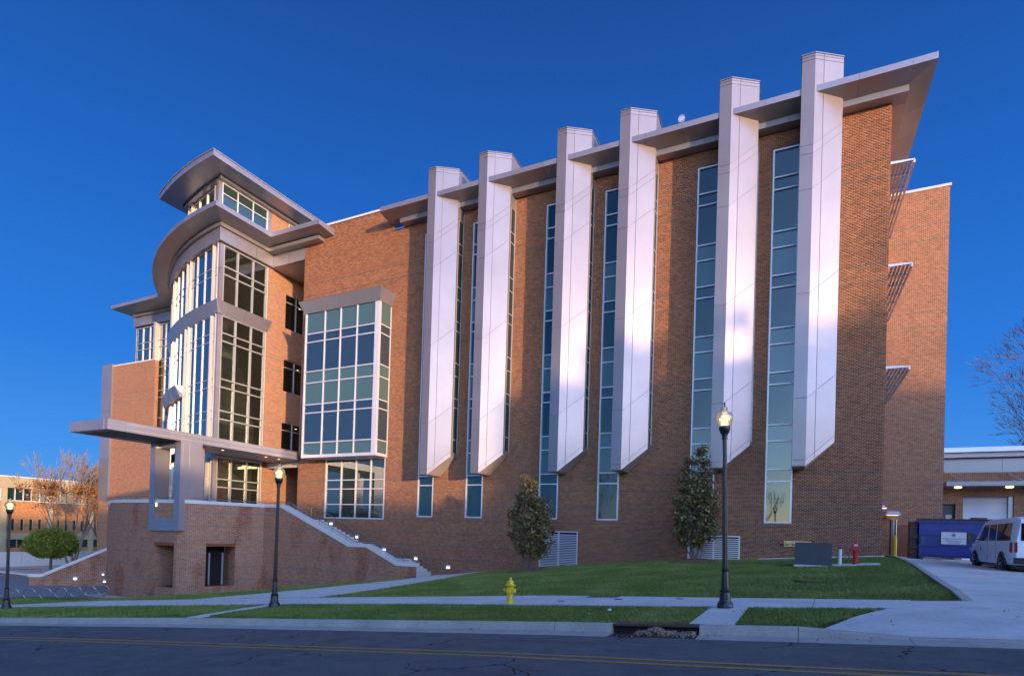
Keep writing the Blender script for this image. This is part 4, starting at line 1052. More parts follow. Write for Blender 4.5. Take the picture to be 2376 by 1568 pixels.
# cap stones
def caps(P, z0, z1, over, th, name='cap_stone', step=1.3):
    L = sum(math.dist(a,b) for a, b in zip(P[:-1],P[1:])); n = max(1, round(L/step))
    for i in range(n):
        S = sub(P, L*i/n+.003, L*(i+1)/n-.003); o = OL(S, over); k = OL(S, -th); mb = MB(); mb.loft(o, k, z1, z0, z0); mb.build(name, M_cap, ter)
caps(K, TZ, TZ+.21, .06, .62); caps(K2, 1.18, 1.38, .06, .62)
# terrace deck
mb = MB(); Kd = OL(K, -.6); Kd2 = OL(K2, -.6)
mb.prism(Kd+Kd2+[(-44.4,32),(XT,32.3),(-34.7,33.5),(-34.7,YM-.02),(-33.4,YM-.02),(-33.4,28.6)], .38, .55); mb.build('deck', M_conc, ter)
mb = MB(); mb.box(-50, -34.7, 32.3, 38, .3, .54); mb.build('deck', M_conc, ter)
# stair side wall with sloping top; mould points (x, z of cap underside)
SW = 28.0
prof = [(-32.8,1.24),(-31.2,1.24),(-23.78,-1.19-.04),(-21.45,-2.2),(-20.22,-2.2)]
prof = [(-32.8,1.24),(-31.2,1.24),(-25.2,-1.17),(-23.75,-1.17),(-21.4,-2.18),(-20.22,-2.18)]
for (x0,z0),(x1,z1) in zip(prof[:-1],prof[1:]):
    mb = MB(); mb.hexa([(x0,SW,TB),(x1,SW,TB),(x1,SW+.4,TB),(x0,SW+.4,TB)], [(x0,SW,z0),(x1,SW,z1),(x1,SW+.4,z1),(x0,SW+.4,z0)]); mb.build('wall', M_brickP, ter)
    n = max(1, round((x1-x0)/1.6))
    for i in range(n):
        a, b = x0+(x1-x0)*i/n, x0+(x1-x0)*(i+1)/n; za, zb = z0+(z1-z0)*i/n, z0+(z1-z0)*(i+1)/n
        if i == 0: pass
        mb = MB(); mb.hexa([(a+.003,SW-.05,za+.001),(b-.003+(.05 if b > -20.3 else 0),SW-.05,zb+.001),(b-.003+(.05 if b > -20.3 else 0),SW+.60,zb+.001),(a+.003,SW+.60,za+.001)], [(a+.003,SW-.05,za+.21),(b-.003+(.05 if b > -20.3 else 0),SW-.05,zb+.21),(b-.003+(.05 if b > -20.3 else 0),SW+.60,zb+.21),(a+.003,SW+.60,za+.21)]); mb.build('cap_stone', M_cap, ter)
# steps
run1 = [(-31.0,.4),(-25.2,-2.1)]; run2 = [(-23.8,-2.1),(-21.1,-2.9)]
zf = -2.93; ns1 = 15; ns2 = 6
x = -21.70; z = zf
tops = []
for k in range(6): tops.append((x-.30-.33*k, zf+.155*(k+1)))
xl = x-.30-.33*5-.33; zl = zf+.155*6
mb_ = [(x0, x0-.33, zt) for x0, zt in tops]
for x0, x1, zt in mb_:
    mb = MB(); mb.box(x1, x0, SW+.41, YM-.005, zt-.4, zt); mb.build('step', M_cap, ter)
mb = MB(); mb.box(-25.9, xl, SW+.41, YM-.005, zl-.35, zl-.001); mb.build('landing', M_conc, ter)
nst = int((.55-zl)/.16); rise = (.55-zl)/nst; runx = (32.2-25.9)/nst
for k in range(nst):
    mb = MB(); xa = -25.9-runx*k; mb.box(xa-runx, xa, SW+.41, YM-.005, zl+rise*(k+1)-.4, zl+rise*(k+1)-(.001 if k == nst-1 else 0)); mb.build('step', M_cap, ter)
mb = MB(); mb.box(-33.5, -25.9-runx*nst, SW+.41, YM-.006, .3, .546); mb.build('landing', M_conc, ter)
# railings: outer one on the parapet, inner one along the wall
def rail(P, posts, y, base, name='railing', low=True):
    mb = MB(); mb.path([(x,y,z) for x, z in P], .025, 8)
    if low: mb.path([(x,y,z-.13) for x, z in P[:-1]], .010, 5)
    for x in posts:
        z = float(np.interp(x,[p[0] for p in P],[p[1] for p in P])); mb.tube((x,y,base(x)), (x,y,z), .017, n=6)
    mb.build(name, M_steel, ter, smooth=True)
top_cap = lambda x: float(np.interp(x,[p[0] for p in prof],[p[1]+.2 for p in prof]))
outer = [(-32.9,1.58),(-30.62,1.58),(-24.9,-.87),(-23.15,-.87),(-21.0,-1.86),(-20.7,-1.86)]
rail(outer, list(np.arange(-32.6,-21,1.15)), SW+.3, top_cap)
inner = [(-32.78,1.42),(-32.24,1.43),(-25.9,-1.13),(-24.4,-1.13),(-22.1,-2.19),(-21.78,-2.19)]
rail(inner, [-32.76,-30.5,-28.2,-26.0,-24.3,-23.2,-21.8], YM-.33, lambda x: float(np.interp(x,[-33,-32.0,-25,-24.4,-22.3,-20.4],[.55,.5,zl-.1,zl,zf+.2,zf-.1])), low=False)
# terrace railing round the drum
Kr = OL(K, -.3); mb = MB(); mb.path([(p[0],p[1],1.60) for p in Kr], .025, 8); mb.path([(p[0],p[1],1.60) for p in [Kr[0],(-32.9,SW+.3)]], .025, 8)
for i in range(13):
    p = seg_pt(Kr, i*tot/13); mb.tube((p[0],p[1],1.42), (p[0],p[1],1.6), .017, n=6)
mb.build('railing', M_steel, ter, smooth=True)
mb = MB(); 
for i in range(6): mb.box(-35.6+i*.09, -35.57+i*.09, 24.6, 24.63, .55, 1.75)
mb.box(-35.62, -34.9, 24.59, 24.64, 1.75, 1.8); mb.build('balustrade', M_steel, ter)
# small lights at the foot of the drum
for p, z in (((-43.4,23.85),-4.25),((-45.9,25.1),-3.95)):
    q = p; mb = MB(); mb.lathe([(.02,-.12),(.12,-.05),(.13,.05),(.03,.14)], (q[0]+.05,q[1]-.16,z), 12); o = mb.build('foot_light', M_frame, ter, smooth=True)
    mb = MB(); mb.lathe([(.05,0),(.09,.03),(.04,.07)], (q[0]+.15,q[1]-.24,z-.08), 10); mb.build('lens', M_wall, o)
# ramp wall to the left
rw = thing('ramp_wall', 'sloping brick side wall of the ramp left of the round terrace, with pale cap', 'wall', (-48, 25, -5))
p0, p1 = (-51.0,22.6), (-46.5,26.3)
d_ = (p1[0]-p0[0], p1[1]-p0[1]); L_ = math.hypot(*d_); n_ = (-d_[1]/L_*.45, d_[0]/L_*.45)
def rwq(t0,t1,z0a,z0b,z1a,z1b,mat,name,ov=0.):
    a, b = lerp2(p0,p1,t0), lerp2(p0,p1,t1); m_ = MB(); e = (-n_[0]*ov, -n_[1]*ov)
    m_.hexa([(a[0]+e[0],a[1]+e[1],z0a),(b[0]+e[0],b[1]+e[1],z0b),(b[0]+n_[0]-e[0],b[1]+n_[1]-e[1],z0b),(a[0]+n_[0]-e[0],a[1]+n_[1]-e[1],z0a)], [(a[0]+e[0],a[1]+e[1],z1a),(b[0]+e[0],b[1]+e[1],z1b),(b[0]+n_[0]-e[0],b[1]+n_[1]-e[1],z1b),(a[0]+n_[0]-e[0],a[1]+n_[1]-e[1],z1a)])
    m_.build(name, mat, rw)
rwq(0,.14,-6,-6,-4.35,-4.35,M_brickP,'wall'); rwq(.14,1,-6,-6,-4.35,-1.9,M_brickP,'wall')
rwq(-.01,.14,-4.35,-4.35,-4.12,-4.12,M_cap,'cap_stone',.1); rwq(.14,1,-4.35,-1.9,-4.12,-1.67,M_cap,'cap_stone',.1)
a = lerp2(p0,p1,.52); mb = MB(); mb.tube((a[0]-n_[0]*.02,a[1]-n_[1]*.02,-4.45),(a[0]-n_[0]*.12,a[1]-n_[1]*.12,-4.45), .16, n=10); o = mb.build('wall_light', M_frame, rw)
mb = MB(); mb.tube((a[0]-n_[0]*.125,a[1]-n_[1]*.125,-4.45),(a[0]-n_[0]*.14,a[1]-n_[1]*.14,-4.47), .11, n=10); mb.build('lens', M_wall, o)
# ------------------------------------------------------------------ the other side of the street (casts the evening shade, shows in the windows)
def far_block(name, label, x0, x1, y0, y1, z0, z1, mat, rows, cw, parent=None):
    t = thing(name, label, 'building', ((x0+x1)/2, (y0+y1)/2, z0))
    mb = MB(); mb.box(x0, x1, y0, y1, z0, z1); mb.build('wall', mat, t)
    mb = MB(); mb.box(x0-.15, x1+.15, y0-.15, y1+.15, z1, z1+.4); mb.build('coping', M_cap, t)
    w = MB(); w.box(0, 1.6, 0, .08, 0, 1.9); wm = w.mesh('window'); wm.materials.append(M_glass)
    x = x0+1.5
    while x < x1-2:
        for z in rows: put_mesh(wm, 'window', t, (x, y1-.02, z))
        x += cw
    return t
far_block('campus_hall', 'long brick hall on the far side of the street, behind the camera', 8, 65.8, -32, -14, -3, 9.3, M_brickBuff, (0,3.6,6.8), 5.5)
far_block('campus_hall', 'taller brick hall beyond the long low one, behind the camera', 66, 150, -19, -14, -3, 16.8, M_brickBuff, (0,3.6,7.2,10.8,14), 6.)
# ------------------------------------------------------------------ trees
def grow(mb, p, d, ln, r, depth, tips, spread=.5, up=.15, nseg=2, kids=(2,3), shrink=.72, minr=.006, sides=5):
    q = p
    for s in range(nseg):
        d = (d+Vector((random.gauss(0,.10), random.gauss(0,.10), up*.25))).normalized(); n = q+d*(ln/nseg); r2 = r*(1-.16)
        mb.tube(q, n, r, r2, sides if r > .03 else 3, cap=False); q = n; r = r2
    tips.append((q.copy(), depth))
    if depth == 0: return
    for k in range(random.randint(*kids)):
        a = Vector((random.gauss(0,1), random.gauss(0,1), random.gauss(0,.6))).normalized(); nd = (d+a*spread+Vector((0,0,up))).normalized()
        grow(mb, q, nd, ln*shrink*random.uniform(.8,1.15), max(minr, r*.68), depth-1, tips, spread, up, nseg, kids, shrink, minr, sides)
def leaf_cloud(name, pts, size, mat, parent, aspect=.45, droop=0):
    n = len(pts); P = np.asarray(pts); a = rng.normal(size=(n,3)); a[:,2] = a[:,2]*.7-droop; a /= np.linalg.norm(a,axis=1)[:,None]
    b = np.cross(a, rng.normal(size=(n,3))); b /= np.linalg.norm(b,axis=1)[:,None]; s = (rng.uniform(.6,1.15,n)*size)[:,None]
    V = np.stack([P-a*s*.5, P+b*s*aspect*.5, P+a*s*.5, P-b*s*aspect*.5], 1).reshape(-1,3)
    o = numpy_mesh(name, V, np.arange(4*n), 4, mat, parent); return o
def bare_tree(name, label, base, h, leaves=0, lmat=None, r=.16, depth=6, trunks=1, spread=.42, up=.22, group=None, lsize=.16, leafz=(0,1), mat=None, minr=.01, lmax=None):
    t = thing(name, label, 'tree', base, group); mb = MB(); tips = []
    for k in range(trunks):
        d = Vector((random.gauss(0,.13 if trunks > 1 else .03), random.gauss(0,.13 if trunks > 1 else .03), 1)).normalized()
        o = Vector(base)+Vector((random.gauss(0,.12), random.gauss(0,.12), -.1)) if trunks > 1 else Vector(base)-Vector((0,0,.1))
        grow(mb, o, d, h*.27, r, depth, tips, spread, up, 2, (2,3), .76, minr)
    mb.build('trunk', mat or M_bark, t)
    if leaves:
        z0, z1 = base[2]+h*leafz[0], base[2]+h*leafz[1]
        C = [p for p, dd in tips if dd <= 4 and z0 < p.z < z1]
        if C:
            pts = []
            while len(pts) < leaves:
                c = random.choice(C); pts += [tuple(c+Vector((random.gauss(0,.22), random.gauss(0,.22), random.gauss(0,.18)))) for _ in range(6)]
            o = leaf_cloud('leaves', pts, lsize, lmat, t, .6); stuff(o)
    return t
def dense_tree(name, label, base, h, w, nl, mat, trunk_h=2.5, lsize=.5, group=None, r=.3):
    t = thing(name, label, 'tree', base, group); mb = MB(); tips = []
    B = Vector(base); mb.tube(B-Vector((0,0,.2)), B+Vector((0,0,trunk_h)), r, r*.75, 10)
    for k in range(7):
        a = k*.9; d = Vector((math.cos(a)*.7, math.sin(a)*.7, 1)).normalized(); mb.tube(B+Vector((0,0,trunk_h)), B+Vector((0,0,trunk_h))+d*(h-trunk_h)*.6, r*.5, .05, 6)
    mb.build('trunk', M_bark, t)
    C = []; 
    for i in range(90):
        u = Vector((random.gauss(0,1), random.gauss(0,1), random.gauss(0,1))).normalized()*random.uniform(.45,1)
        C.append(Vector((base[0]+u.x*w*.5, base[1]+u.y*w*.5, base[2]+trunk_h*.8+(h-trunk_h*.8)*(.5+.5*u.z))))
    pts = [tuple(random.choice(C)+Vector((random.gauss(0,w*.055), random.gauss(0,w*.055), random.gauss(0,w*.045)))) for _ in range(nl)]
    o = leaf_cloud('crown', pts, lsize, mat, t, .7); stuff(o); return t
oppl = [(59.5,-10,19.2,7.5,'smallest'),(65.5,-10.5,19.8,8.,'second'),(72,-10,21.8,8.5,'third'),(76.5,-10,26.0,5.5,'tallest'),(79,-10.5,22.2,9.,'fourth'),(86.5,-10.5,22.6,9.5,'fifth'),(95,-10.5,22.8,10.,'sixth'),(104,-10.5,23,10.,'seventh'),(114,-10.5,23.,10.,'largest')]
for i, (x, y, h, w, nm) in enumerate(oppl): dense_tree('oak_tree', nm+' dark tree of the row before the tall hall behind the camera', (x, y, -1.2), h, w, 5200, M_everg, 3.5, .75, 'row of trees before the tall hall behind the camera', .35)
for i, (x, y, h, nm) in enumerate([(46,-10,11.5,'tallest'),(36,-9.5,11.,'middle'),(26,-10,10.5,'lowest')]): bare_tree('bare_tree', nm+' of the leafless trees before the low hall behind the camera', (x, y, -1.5), h, 0, r=.2, depth=6, group='leafless trees before the low hall behind the camera')
for i, (x, y, h, nm) in enumerate([(-4,-13,10,'right'),(-27,-15,11,'middle'),(-48,-16,10,'left')]): bare_tree('bare_tree', nm+' one of the leafless trees across the street, mirrored in the lower windows', (x, y, -2.5), h, 0, r=.2, depth=7, spread=.5, group='leafless trees across the street, mirrored in the windows')
far_block('pale_hall', 'pale hall behind the camera that the windows mirror', -22, -10, -34, -26, -4, 6.5, plain('ochre_stone', (.30,.22,.10), .9), (-1,2.4), 4.)
# magnolias
def magnolia(label, base, h, w, seed, group='young magnolias in the lawn'):
    random.seed(seed); t = thing('magnolia_tree', label, 'tree', base, group); B = Vector(base); mb = MB(); C = []
    for k in range(9):
        a = k*2.4; rr = .25+.75*random.random(); p = B+Vector((random.gauss(0,.07), random.gauss(0,.07), -.1)); top = h*random.uniform(.5,.98)
        wd = lambda f: w*.5*(min(1, .35+f*2.6) if f < .28 else (1-((f-.28)/.72)**1.25*.80))
        n = 9; prev = p
        for i in range(1, n+1):
            f = top/h*i/n; q = B+Vector((math.cos(a)*wd(f)*rr*.55+random.gauss(0,.04), math.sin(a)*wd(f)*rr*.55+random.gauss(0,.04), h*f)); mb.tube(prev, q, .03*(1-.8*(i-1)/n)+.006, .03*(1-.8*i/n)+.006, 5, cap=False)
            if i > 1:
                for b in range(3):
                    aa = a+random.gauss(0,1.2); L = wd(f)*random.uniform(.4,.62); e = q+Vector((math.cos(aa)*L, math.sin(aa)*L, L*.55)); mb.tube(q, e, .012, .005, 3, cap=False)
                    C += [e, q.lerp(e,.65)]
            prev = q
        C.append(prev)
    mb.build('trunk', M_barkL, t)
    C = [c for c in C if c.z > B.z+.35]
    pts = [tuple(random.choice(C)+Vector((random.gauss(0,.10), random.gauss(0,.10), random.gauss(0,.11)))) for _ in range(8000)]
    o = leaf_cloud('leaves', pts, .18, M_magn, t, .5); stuff(o)
magnolia('cone-shaped young magnolia nearest the yellow hydrant, on the left mulch bed', (-12.74,28.08,float(G(-12.74,28.08))), 5.35, 2.75, 3, None)
magnolia('narrow upright young magnolia before the fifth fin, on the right mulch bed', (-4.5,30.3,float(G(-4.5,30.3))), 5.9, 2.5, 11, None)
# bare tree with a few brown leaves at the left, a second one beyond, and one entering from the right edge
random.seed(21)
bare_tree('young_oak', 'tall thin tree with orange dead leaves before the far brick hall at the left', (-70.6,35.2,-5.1), 12.0, 3600, M_brown, r=.13, depth=6, trunks=6, spread=.38, up=.22, lsize=.28, leafz=(.12,.72), mat=M_barkL, minr=.018)
random.seed(5)
bare_tree('young_oak', 'leafless tree top showing just left of the grey end panel', (-74.5,40.5,-4.5), 12.5, 0, r=.16, depth=7, spread=.4, mat=M_barkL, minr=.02)
random.seed(77)
# clipped round tree
base = (-57.0,26.8,-4.75); t = thing('round_tree', 'clipped ball-shaped yellow green tree on a short trunk at the left', 'tree', base)
mb = MB(); mb.tube((base[0],base[1],base[2]-.3), (base[0],base[1],base[2]+1.6), .13, .1, 8)
for k in range(10):
    a = k*.63; mb.tube((base[0],base[1],base[2]+1.4), (base[0]+1.5*math.cos(a), base[1]+1.5*math.sin(a), base[2]+2.3+random.random()), .05, .02, 5, cap=False)
mb.build('trunk', M_bark, t)
pts = []
while len(pts) < 16000:
    u = Vector((random.gauss(0,1), random.gauss(0,1), random.gauss(0,1))).normalized(); rr = random.uniform(.72,1.0)
    lump = 1+.06*math.sin(u.x*9+u.z*7)+.05*math.sin(u.y*11)
    z = u.z*1.5 if u.z > 0 else u.z*1.15
    pts.append((base[0]+u.x*1.95*rr*lump, base[1]+u.y*1.95*rr*lump, base[2]+2.5+z*rr*lump+random.gauss(0,.03)))
o = leaf_cloud('crown', pts, .15, M_shrub, t, .5); stuff(o)
# tree at the right edge of the view
def edge_tree():
    random.seed(13); base = (17.0, 46.0, -1.0); t = thing('oak_tree', 'bare tree with few dark red leaves reaching in above the loading dock', 'tree', base); mb = MB(); tips = []
    B = Vector(base); mb.tube(B-Vector((0,0,.3)), B+Vector((0,0,4.5)), .28, .22, 9)
    for k in range(13):
        a = math.pi+random.uniform(-1.3,1.3) if k < 10 else random.uniform(0,6.28); d = Vector((math.cos(a), math.sin(a)*.8, random.uniform(.1,.75))).normalized()
        grow(mb, B+Vector((0,0,4.2+k*.7)), d, 2.0, .085, 5, tips, .45, .08, 3, (2,3), .78, .012)
    mb.tube(B+Vector((0,0,4.5)), B+Vector((0,0,15)), .22, .05, 8)
    mb.build('trunk', M_bark, t)
    C = [p for p, d in tips if d <= 1 and p.z < B.z+8.5 and p.x > 14.2]; pts = [tuple(random.choice(C)+Vector((random.gauss(0,.15), random.gauss(0,.15), random.gauss(0,.12)))) for _ in range(700)]
    o = leaf_cloud('leaves', pts, .2, leaf_mat('dark_red_leaves', (.10,.02,.012), (.25,.06,.03), .7, 2), t, .6); stuff(o)
edge_tree()
# ------------------------------------------------------------------ far brick hall at the left
fx = -85.
fh = thing('brick_hall', 'two storey tan brick hall with concrete piers in the evening sun at the far left', 'building', (fx, 40, -4))
M_beige = plain('weathered_concrete', (.31,.26,.165), .9, var=.2, scale=.6)
# local scale from the measured facade (rows in z, bays in y)
zt, zs0, zs1, zw0, zw1, zl0, zl1, zb0, zb1 = 5.05, 3.6, 4.4, 2.17, 3.62, -1.5, -.12, -2.6, -1.82
ya, yb = 24, 60
mb = MB(); mb.box(fx-12, fx, ya, yb, -6, zw0-.12); mb.build('wall', M_brickBuff, fh)
mb = MB(); mb.box(fx-12, fx-.25, ya, yb, zw0-.12, zt-.3); mb.build('upper_wall', M_dark, fh)
mb = MB(); mb.box(fx-12, fx+.25, ya, yb, zs0+.02, zt-.14); mb.build('fascia', M_beige, fh)
mb = MB(); mb.box(fx-12, fx+.3, ya, yb, zt-.14, zt); mb.build('roof_edge', M_cap, fh)
mb = MB(); mb.box(fx, fx+.12, ya, yb, zb0, zb1); mb.build('concrete_band', M_beige, fh)
mb = MB(); mb.box(fx, fx+.08, ya, yb, zw0-.13, zw0-.02); mb.build('sill', M_cap, fh)
bay = 4.78
for i in range(-2, 6):
    y0 = 34.83+bay*i
    mb = MB(); mb.box(fx+.005, fx+.3, y0-.25, y0+.25, -6, zs0+.03); mb.build('pier', M_beige, fh)
    for k in range(5):
        w0 = y0+.28+k*.845; mb = MB(); mb.box(fx-.2, fx-.14, w0+.04, w0+.81, zw0-.02, zs0+.02); w = mb.build('window', M_glass, fh)
        mb = MB(); mb.box(fx-.19, fx+.02, w0+.81, w0+.885, zw0-.02, zs0+.02); mb.build('mullion', M_cap, w)
    for k in range(4):
        w0 = y0+.85+k*.92; mb = MB(); mb.box(fx-.01, fx+.01, w0, w0+.26, zl0, zl1); w = mb.build('slit_window', M_glass, fh)
        mb = MB(); mb.box(fx+.0, fx+.05, w0+.262, w0+.33, zl0-.05, zl1); mb.build('jamb', M_beige, w)
        w0 = y0+.5+k*1.03; mb = MB(); mb.box(fx-.01, fx+.012, w0, w0+.88, -3.6, zb0-.02); mb.build('window', M_glass, fh)
# pale wall and steps in front of it
lw = thing('retaining_wall', 'low pale concrete wall behind the round tree at the far left', 'wall', (-72,34,-5))
for i in range(11):
    y = 22+i*2.4; mb = MB(); mb.box(-73.2, -72.9, y+.01, y+2.39, -6, -3.55); mb.build('panel', M_cap, lw)
pw = thing('planter_wall', 'low brick planter wall with stone cap left of the ramp', 'wall', (-60,24,-5))
mb = MB(); mb.box(-74, -56, 25.2, 25.6, -6, -4.75); mb.build('wall', M_brickP, pw); mb = MB(); mb.box(-74, -55.95, 25.1, 25.7, -4.75, -4.6); mb.build('cap_stone', M_cap, pw)
hr = MB(); hr.path([(-62,20.5,-4.9),(-58.5,22.5,-4.3),(-54.5,25.0,-4.05)], .03, 6); hr.tube((-58.5,22.5,-5.2),(-58.5,22.5,-4.3),.025,n=6); hr.tube((-54.6,25,-5.2),(-54.6,25.,-4.05),.025,n=6); hr.tube((-62,20.5,-5.2),(-62,20.5,-4.9),.025,n=6)
tag(hr.build('handrail', M_steel, None, smooth=True), 'thin steel handrail climbing behind the leftmost lamp post', 'handrail')
# plaza paving with pavers
pz = bpy.data.objects.new('plaza', None); COL.objects.link(pz); struct(pz)
M_pav = plain('grey_paving', (.19,.18,.19), .85, var=.2, scale=1.5, bumpy=.2)
mb = MB(); mb.box(-75, -42.9, 18.2, 36, -5.6, -5.06); mb.box(-42.9, -38.5, 18.2, 23.2, -5.6, -5.061); stuff(mb.build('mortar_bed', M_mortar, pz))
pm = MB(); pm.box(.01, 1.19, .01, 1.19, 0, .05); pm_ = pm.mesh('paver'); pm_.materials.append(M_pav)
for i in range(20):
    for j in range(12):
        x, y = -62+i*1.2, 18.3+j*1.2
        if x > -43.6 and y > 21.8: continue
        put_mesh(pm_, 'paver', pz, (x, y, -5.058+.0015*((i*7+j*3) % 4)))
# bicycle rings
rings = [(-42.9,18.3),(-42.4,18.9),(-42.0,19.5),(-41.7,20.25),(-41.5,21.0),(-41.25,21.7),(-41.05,22.4)]
rings = [(-42.40,18.02),(-42.0,18.67),(-41.59,19.33),(-41.44,20.09),(-41.3,20.87),(-41.04,21.57),(-41.01,22.36)]
def ring_mesh():
    mb = MB(); n, k, Rr, r = 36, 8, .33, .022
    for i in range(n):
        a = 2*math.pi*i/n
        for j in range(k):
            b = 2*math.pi*j/k; rr = Rr+r*math.cos(b); mb.v.append((rr*math.cos(a)*.8, rr*math.cos(a)*.6, Rr+.05+rr*math.sin(a)))
            mb.v[-1] = (mb.v[-1][0]-.6*r*math.sin(b), mb.v[-1][1]+.8*r*math.sin(b), Rr+.04+rr*math.sin(a))
    for i in range(n):
        for j in range(k): mb.f.append((i*k+j, ((i+1)%n)*k+j, ((i+1)%n)*k+(j+1)%k, i*k+(j+1)%k))
    return mb
RN = ['leftmost steel bicycle ring, half behind the left lamp post','second steel bicycle ring from the left','third steel bicycle ring from the left','middle steel bicycle ring of the seven','third steel bicycle ring from the right','second steel bicycle ring from the right','rightmost steel bicycle ring, before the foot of the round terrace']
first = None
for (x, y), lb in zip(rings, RN):
    if first is None:
        first = thing('bike_ring', lb, 'bike rack', (0,0,0), 'steel bicycle rings on the plaza')
        o = ring_mesh().build('ring', M_steel, first, smooth=True)
        mb = MB(); mb.box(-.09,.09,-.07,.07,-.02,.025); mb.build('foot_plate', M_steel, first)
        rg = first
    else: rg = copy_tree(first); rg['label'] = lb
    rg.location = (x, y, -4.99)
# ------------------------------------------------------------------ lamp posts
def lamp_post():
    t = thing('street_lamp', '', 'street lamp', (0,0,0), 'black street lamps along the sidewalk')
    mb = MB(); mb.lathe([(.165,0),(.165,.10),(.15,.13),(.12,.17),(.118,.20),(.105,.33),(.10,.35),(.112,.37),(.112,.40),(.085,.42),(.068,.78),(.066,.80),(.078,.82),(.078,.85),(.058,.87)], n=20); mb.build('base', M_black, t, smooth=35)
    mb = MB(); n = 16; prof = [(.056,.87),(.045,3.69)]
    for r, h in prof:
        for i in range(n*2):
            a = math.pi*i/n; rr = r*(1 if i % 2 else .9); mb.v.append((rr*math.cos(a), rr*math.sin(a), h))
    for i in range(n*2): j = (i+1) % (n*2); mb.f.append((i, j, n*2+j, n*2+i))
    mb.build('pole', M_black, t)
    mb = MB(); mb.lathe([(.05,3.68),(.062,3.69),(.062,3.71),(.055,3.72),(.055,3.75),(.064,3.76),(.06,3.78),(.085,3.81),(.108,3.86),(.112,3.88),(.100,3.885),(.122,3.90),(.122,3.93),(.112,3.96)], n=24); mb.build('capital', M_black, t, smooth=30)
    mb = MB(); mb.lathe([(.108,3.955),(.14,4.02),(.168,4.09),(.176,4.15),(.165,4.21),(.135,4.25),(.10,4.265),(.072,4.285),(.052,4.31),(.05,4.325),(.064,4.345),(.064,4.36),(.045,4.385),(.022,4.40)], n=28); mb.build('globe', M_globe, t, smooth=True)
    mb = MB(); mb.lathe([(.055,3.97),(.07,4.04),(.06,4.08)], n=14); mb.build('reflector', M_dock, t)
    mb = MB(); mb.lathe([(.045,4.085),(.105,4.10),(.11,4.13),(.06,4.15)], n=20); mb.build('bulb', M_lamp, t)
    mb = MB(); mb.lathe([(.02,4.16),(.07,4.18),(.065,4.205),(.02,4.215)], n=16); mb.build('upper_ring', M_dock, t)
    mb = MB(); mb.lathe([(.022,4.395),(.022,4.41),(.01,4.42),(.012,4.44),(.03,4.45),(.012,4.465),(.008,4.48),(.002,4.51)], n=12); mb.build('finial', M_black, t, smooth=30)
    mb = MB(); mb.lathe([(.23,-.12),(.23,-.015),(.22,0.0)], n=24); mb.build('footing', M_conc, t)
    return t
lp0 = lamp_post()
for i, (x, y, z, lb) in enumerate([(-1.29,13.24,-1.50,'tallest black lamp post, on the concrete pad right of the storm drain'),(-14.25,12.65,-2.5,'middle black lamp post, before the left end of the terrace stair'),(-28.06,11.72,-3.63,'small black lamp post at the left edge of the picture')]):
    o = lp0 if i == 0 else copy_tree(lp0); o.location = (x, y, z); o['label'] = lb; o.rotation_euler = (R(-.2) if i == 0 else 0, R(-1.6 if i == 0 else (0.2 if i == 1 else 0)), i*.7)
# ------------------------------------------------------------------ hydrant
hx, hy = -6.82, 13.91; hz = float(G(hx,hy))
t = thing('fire_hydrant', 'yellow fire hydrant standing at the grass edge of the sidewalk', 'fire hydrant', (hx,hy,hz))
S = 1.0
mb = MB(); mb.lathe([(.145,.0),(.145,.03),(.085,.035),(.085,.17),(.092,.175),(.092,.19),(.083,.195),(.080,.36),(.088,.47),(.092,.50)], (hx,hy,hz), 24); mb.build('barrel', M_yel, t, smooth=35)
mb = MB(); mb.lathe([(.10,.50),(.145,.505),(.148,.525),(.115,.54),(.10,.545),(.096,.59),(.078,.63),(.045,.655),(.02,.66)], (hx,hy,hz), 24); mb.build('bonnet', M_yel, t, smooth=35)
mb = MB(); mb.lathe([(.035,.655),(.032,.70),(.04,.705),(.036,.73)], (hx,hy,hz), 5); mb.build('operating_nut', M_yel, t)
for k, (ang, rr, ll) in enumerate(((-.35,.058,.15),(math.pi-.35+.5,.055,.15),(-1.4,.072,.12))):
    d = Vector((math.cos(ang), math.sin(ang), 0)); c = Vector((hx,hy,hz+.385 if k < 2 else hz+.37)); mb = MB()
    mb.tube(c+d*.05, c+d*(ll-.03), rr*.85, rr*.85, 16); mb.tube(c+d*(ll-.03), c+d*(ll+.015), rr*1.1, rr*1.1, 16); mb.tube(c+d*(ll+.015), c+d*(ll+.035), rr*.8, rr*.7, 14); mb.tube(c+d*(ll+.035), c+d*(ll+.065), .018, .018, 5)
    mb.build('outlet_cap', M_yel, t, smooth=35)
for k in range(6):
    a = k*1.047; mb = MB(); mb.tube((hx+.125*math.cos(a),hy+.125*math.sin(a),hz+.03),(hx+.125*math.cos(a),hy+.125*math.sin(a),hz+.055),.014,n=6); mb.build('bolt', M_yel, t)
mb = MB(); P = [(hx+.15,hy-.06,hz+.34),(hx+.19,hy-.08,hz+.26),(hx+.16,hy-.09,hz+.20),(hx+.09,hy-.07,hz+.21)]; mb.path(P, .006, 5); mb.build('chain', M_steel, t)
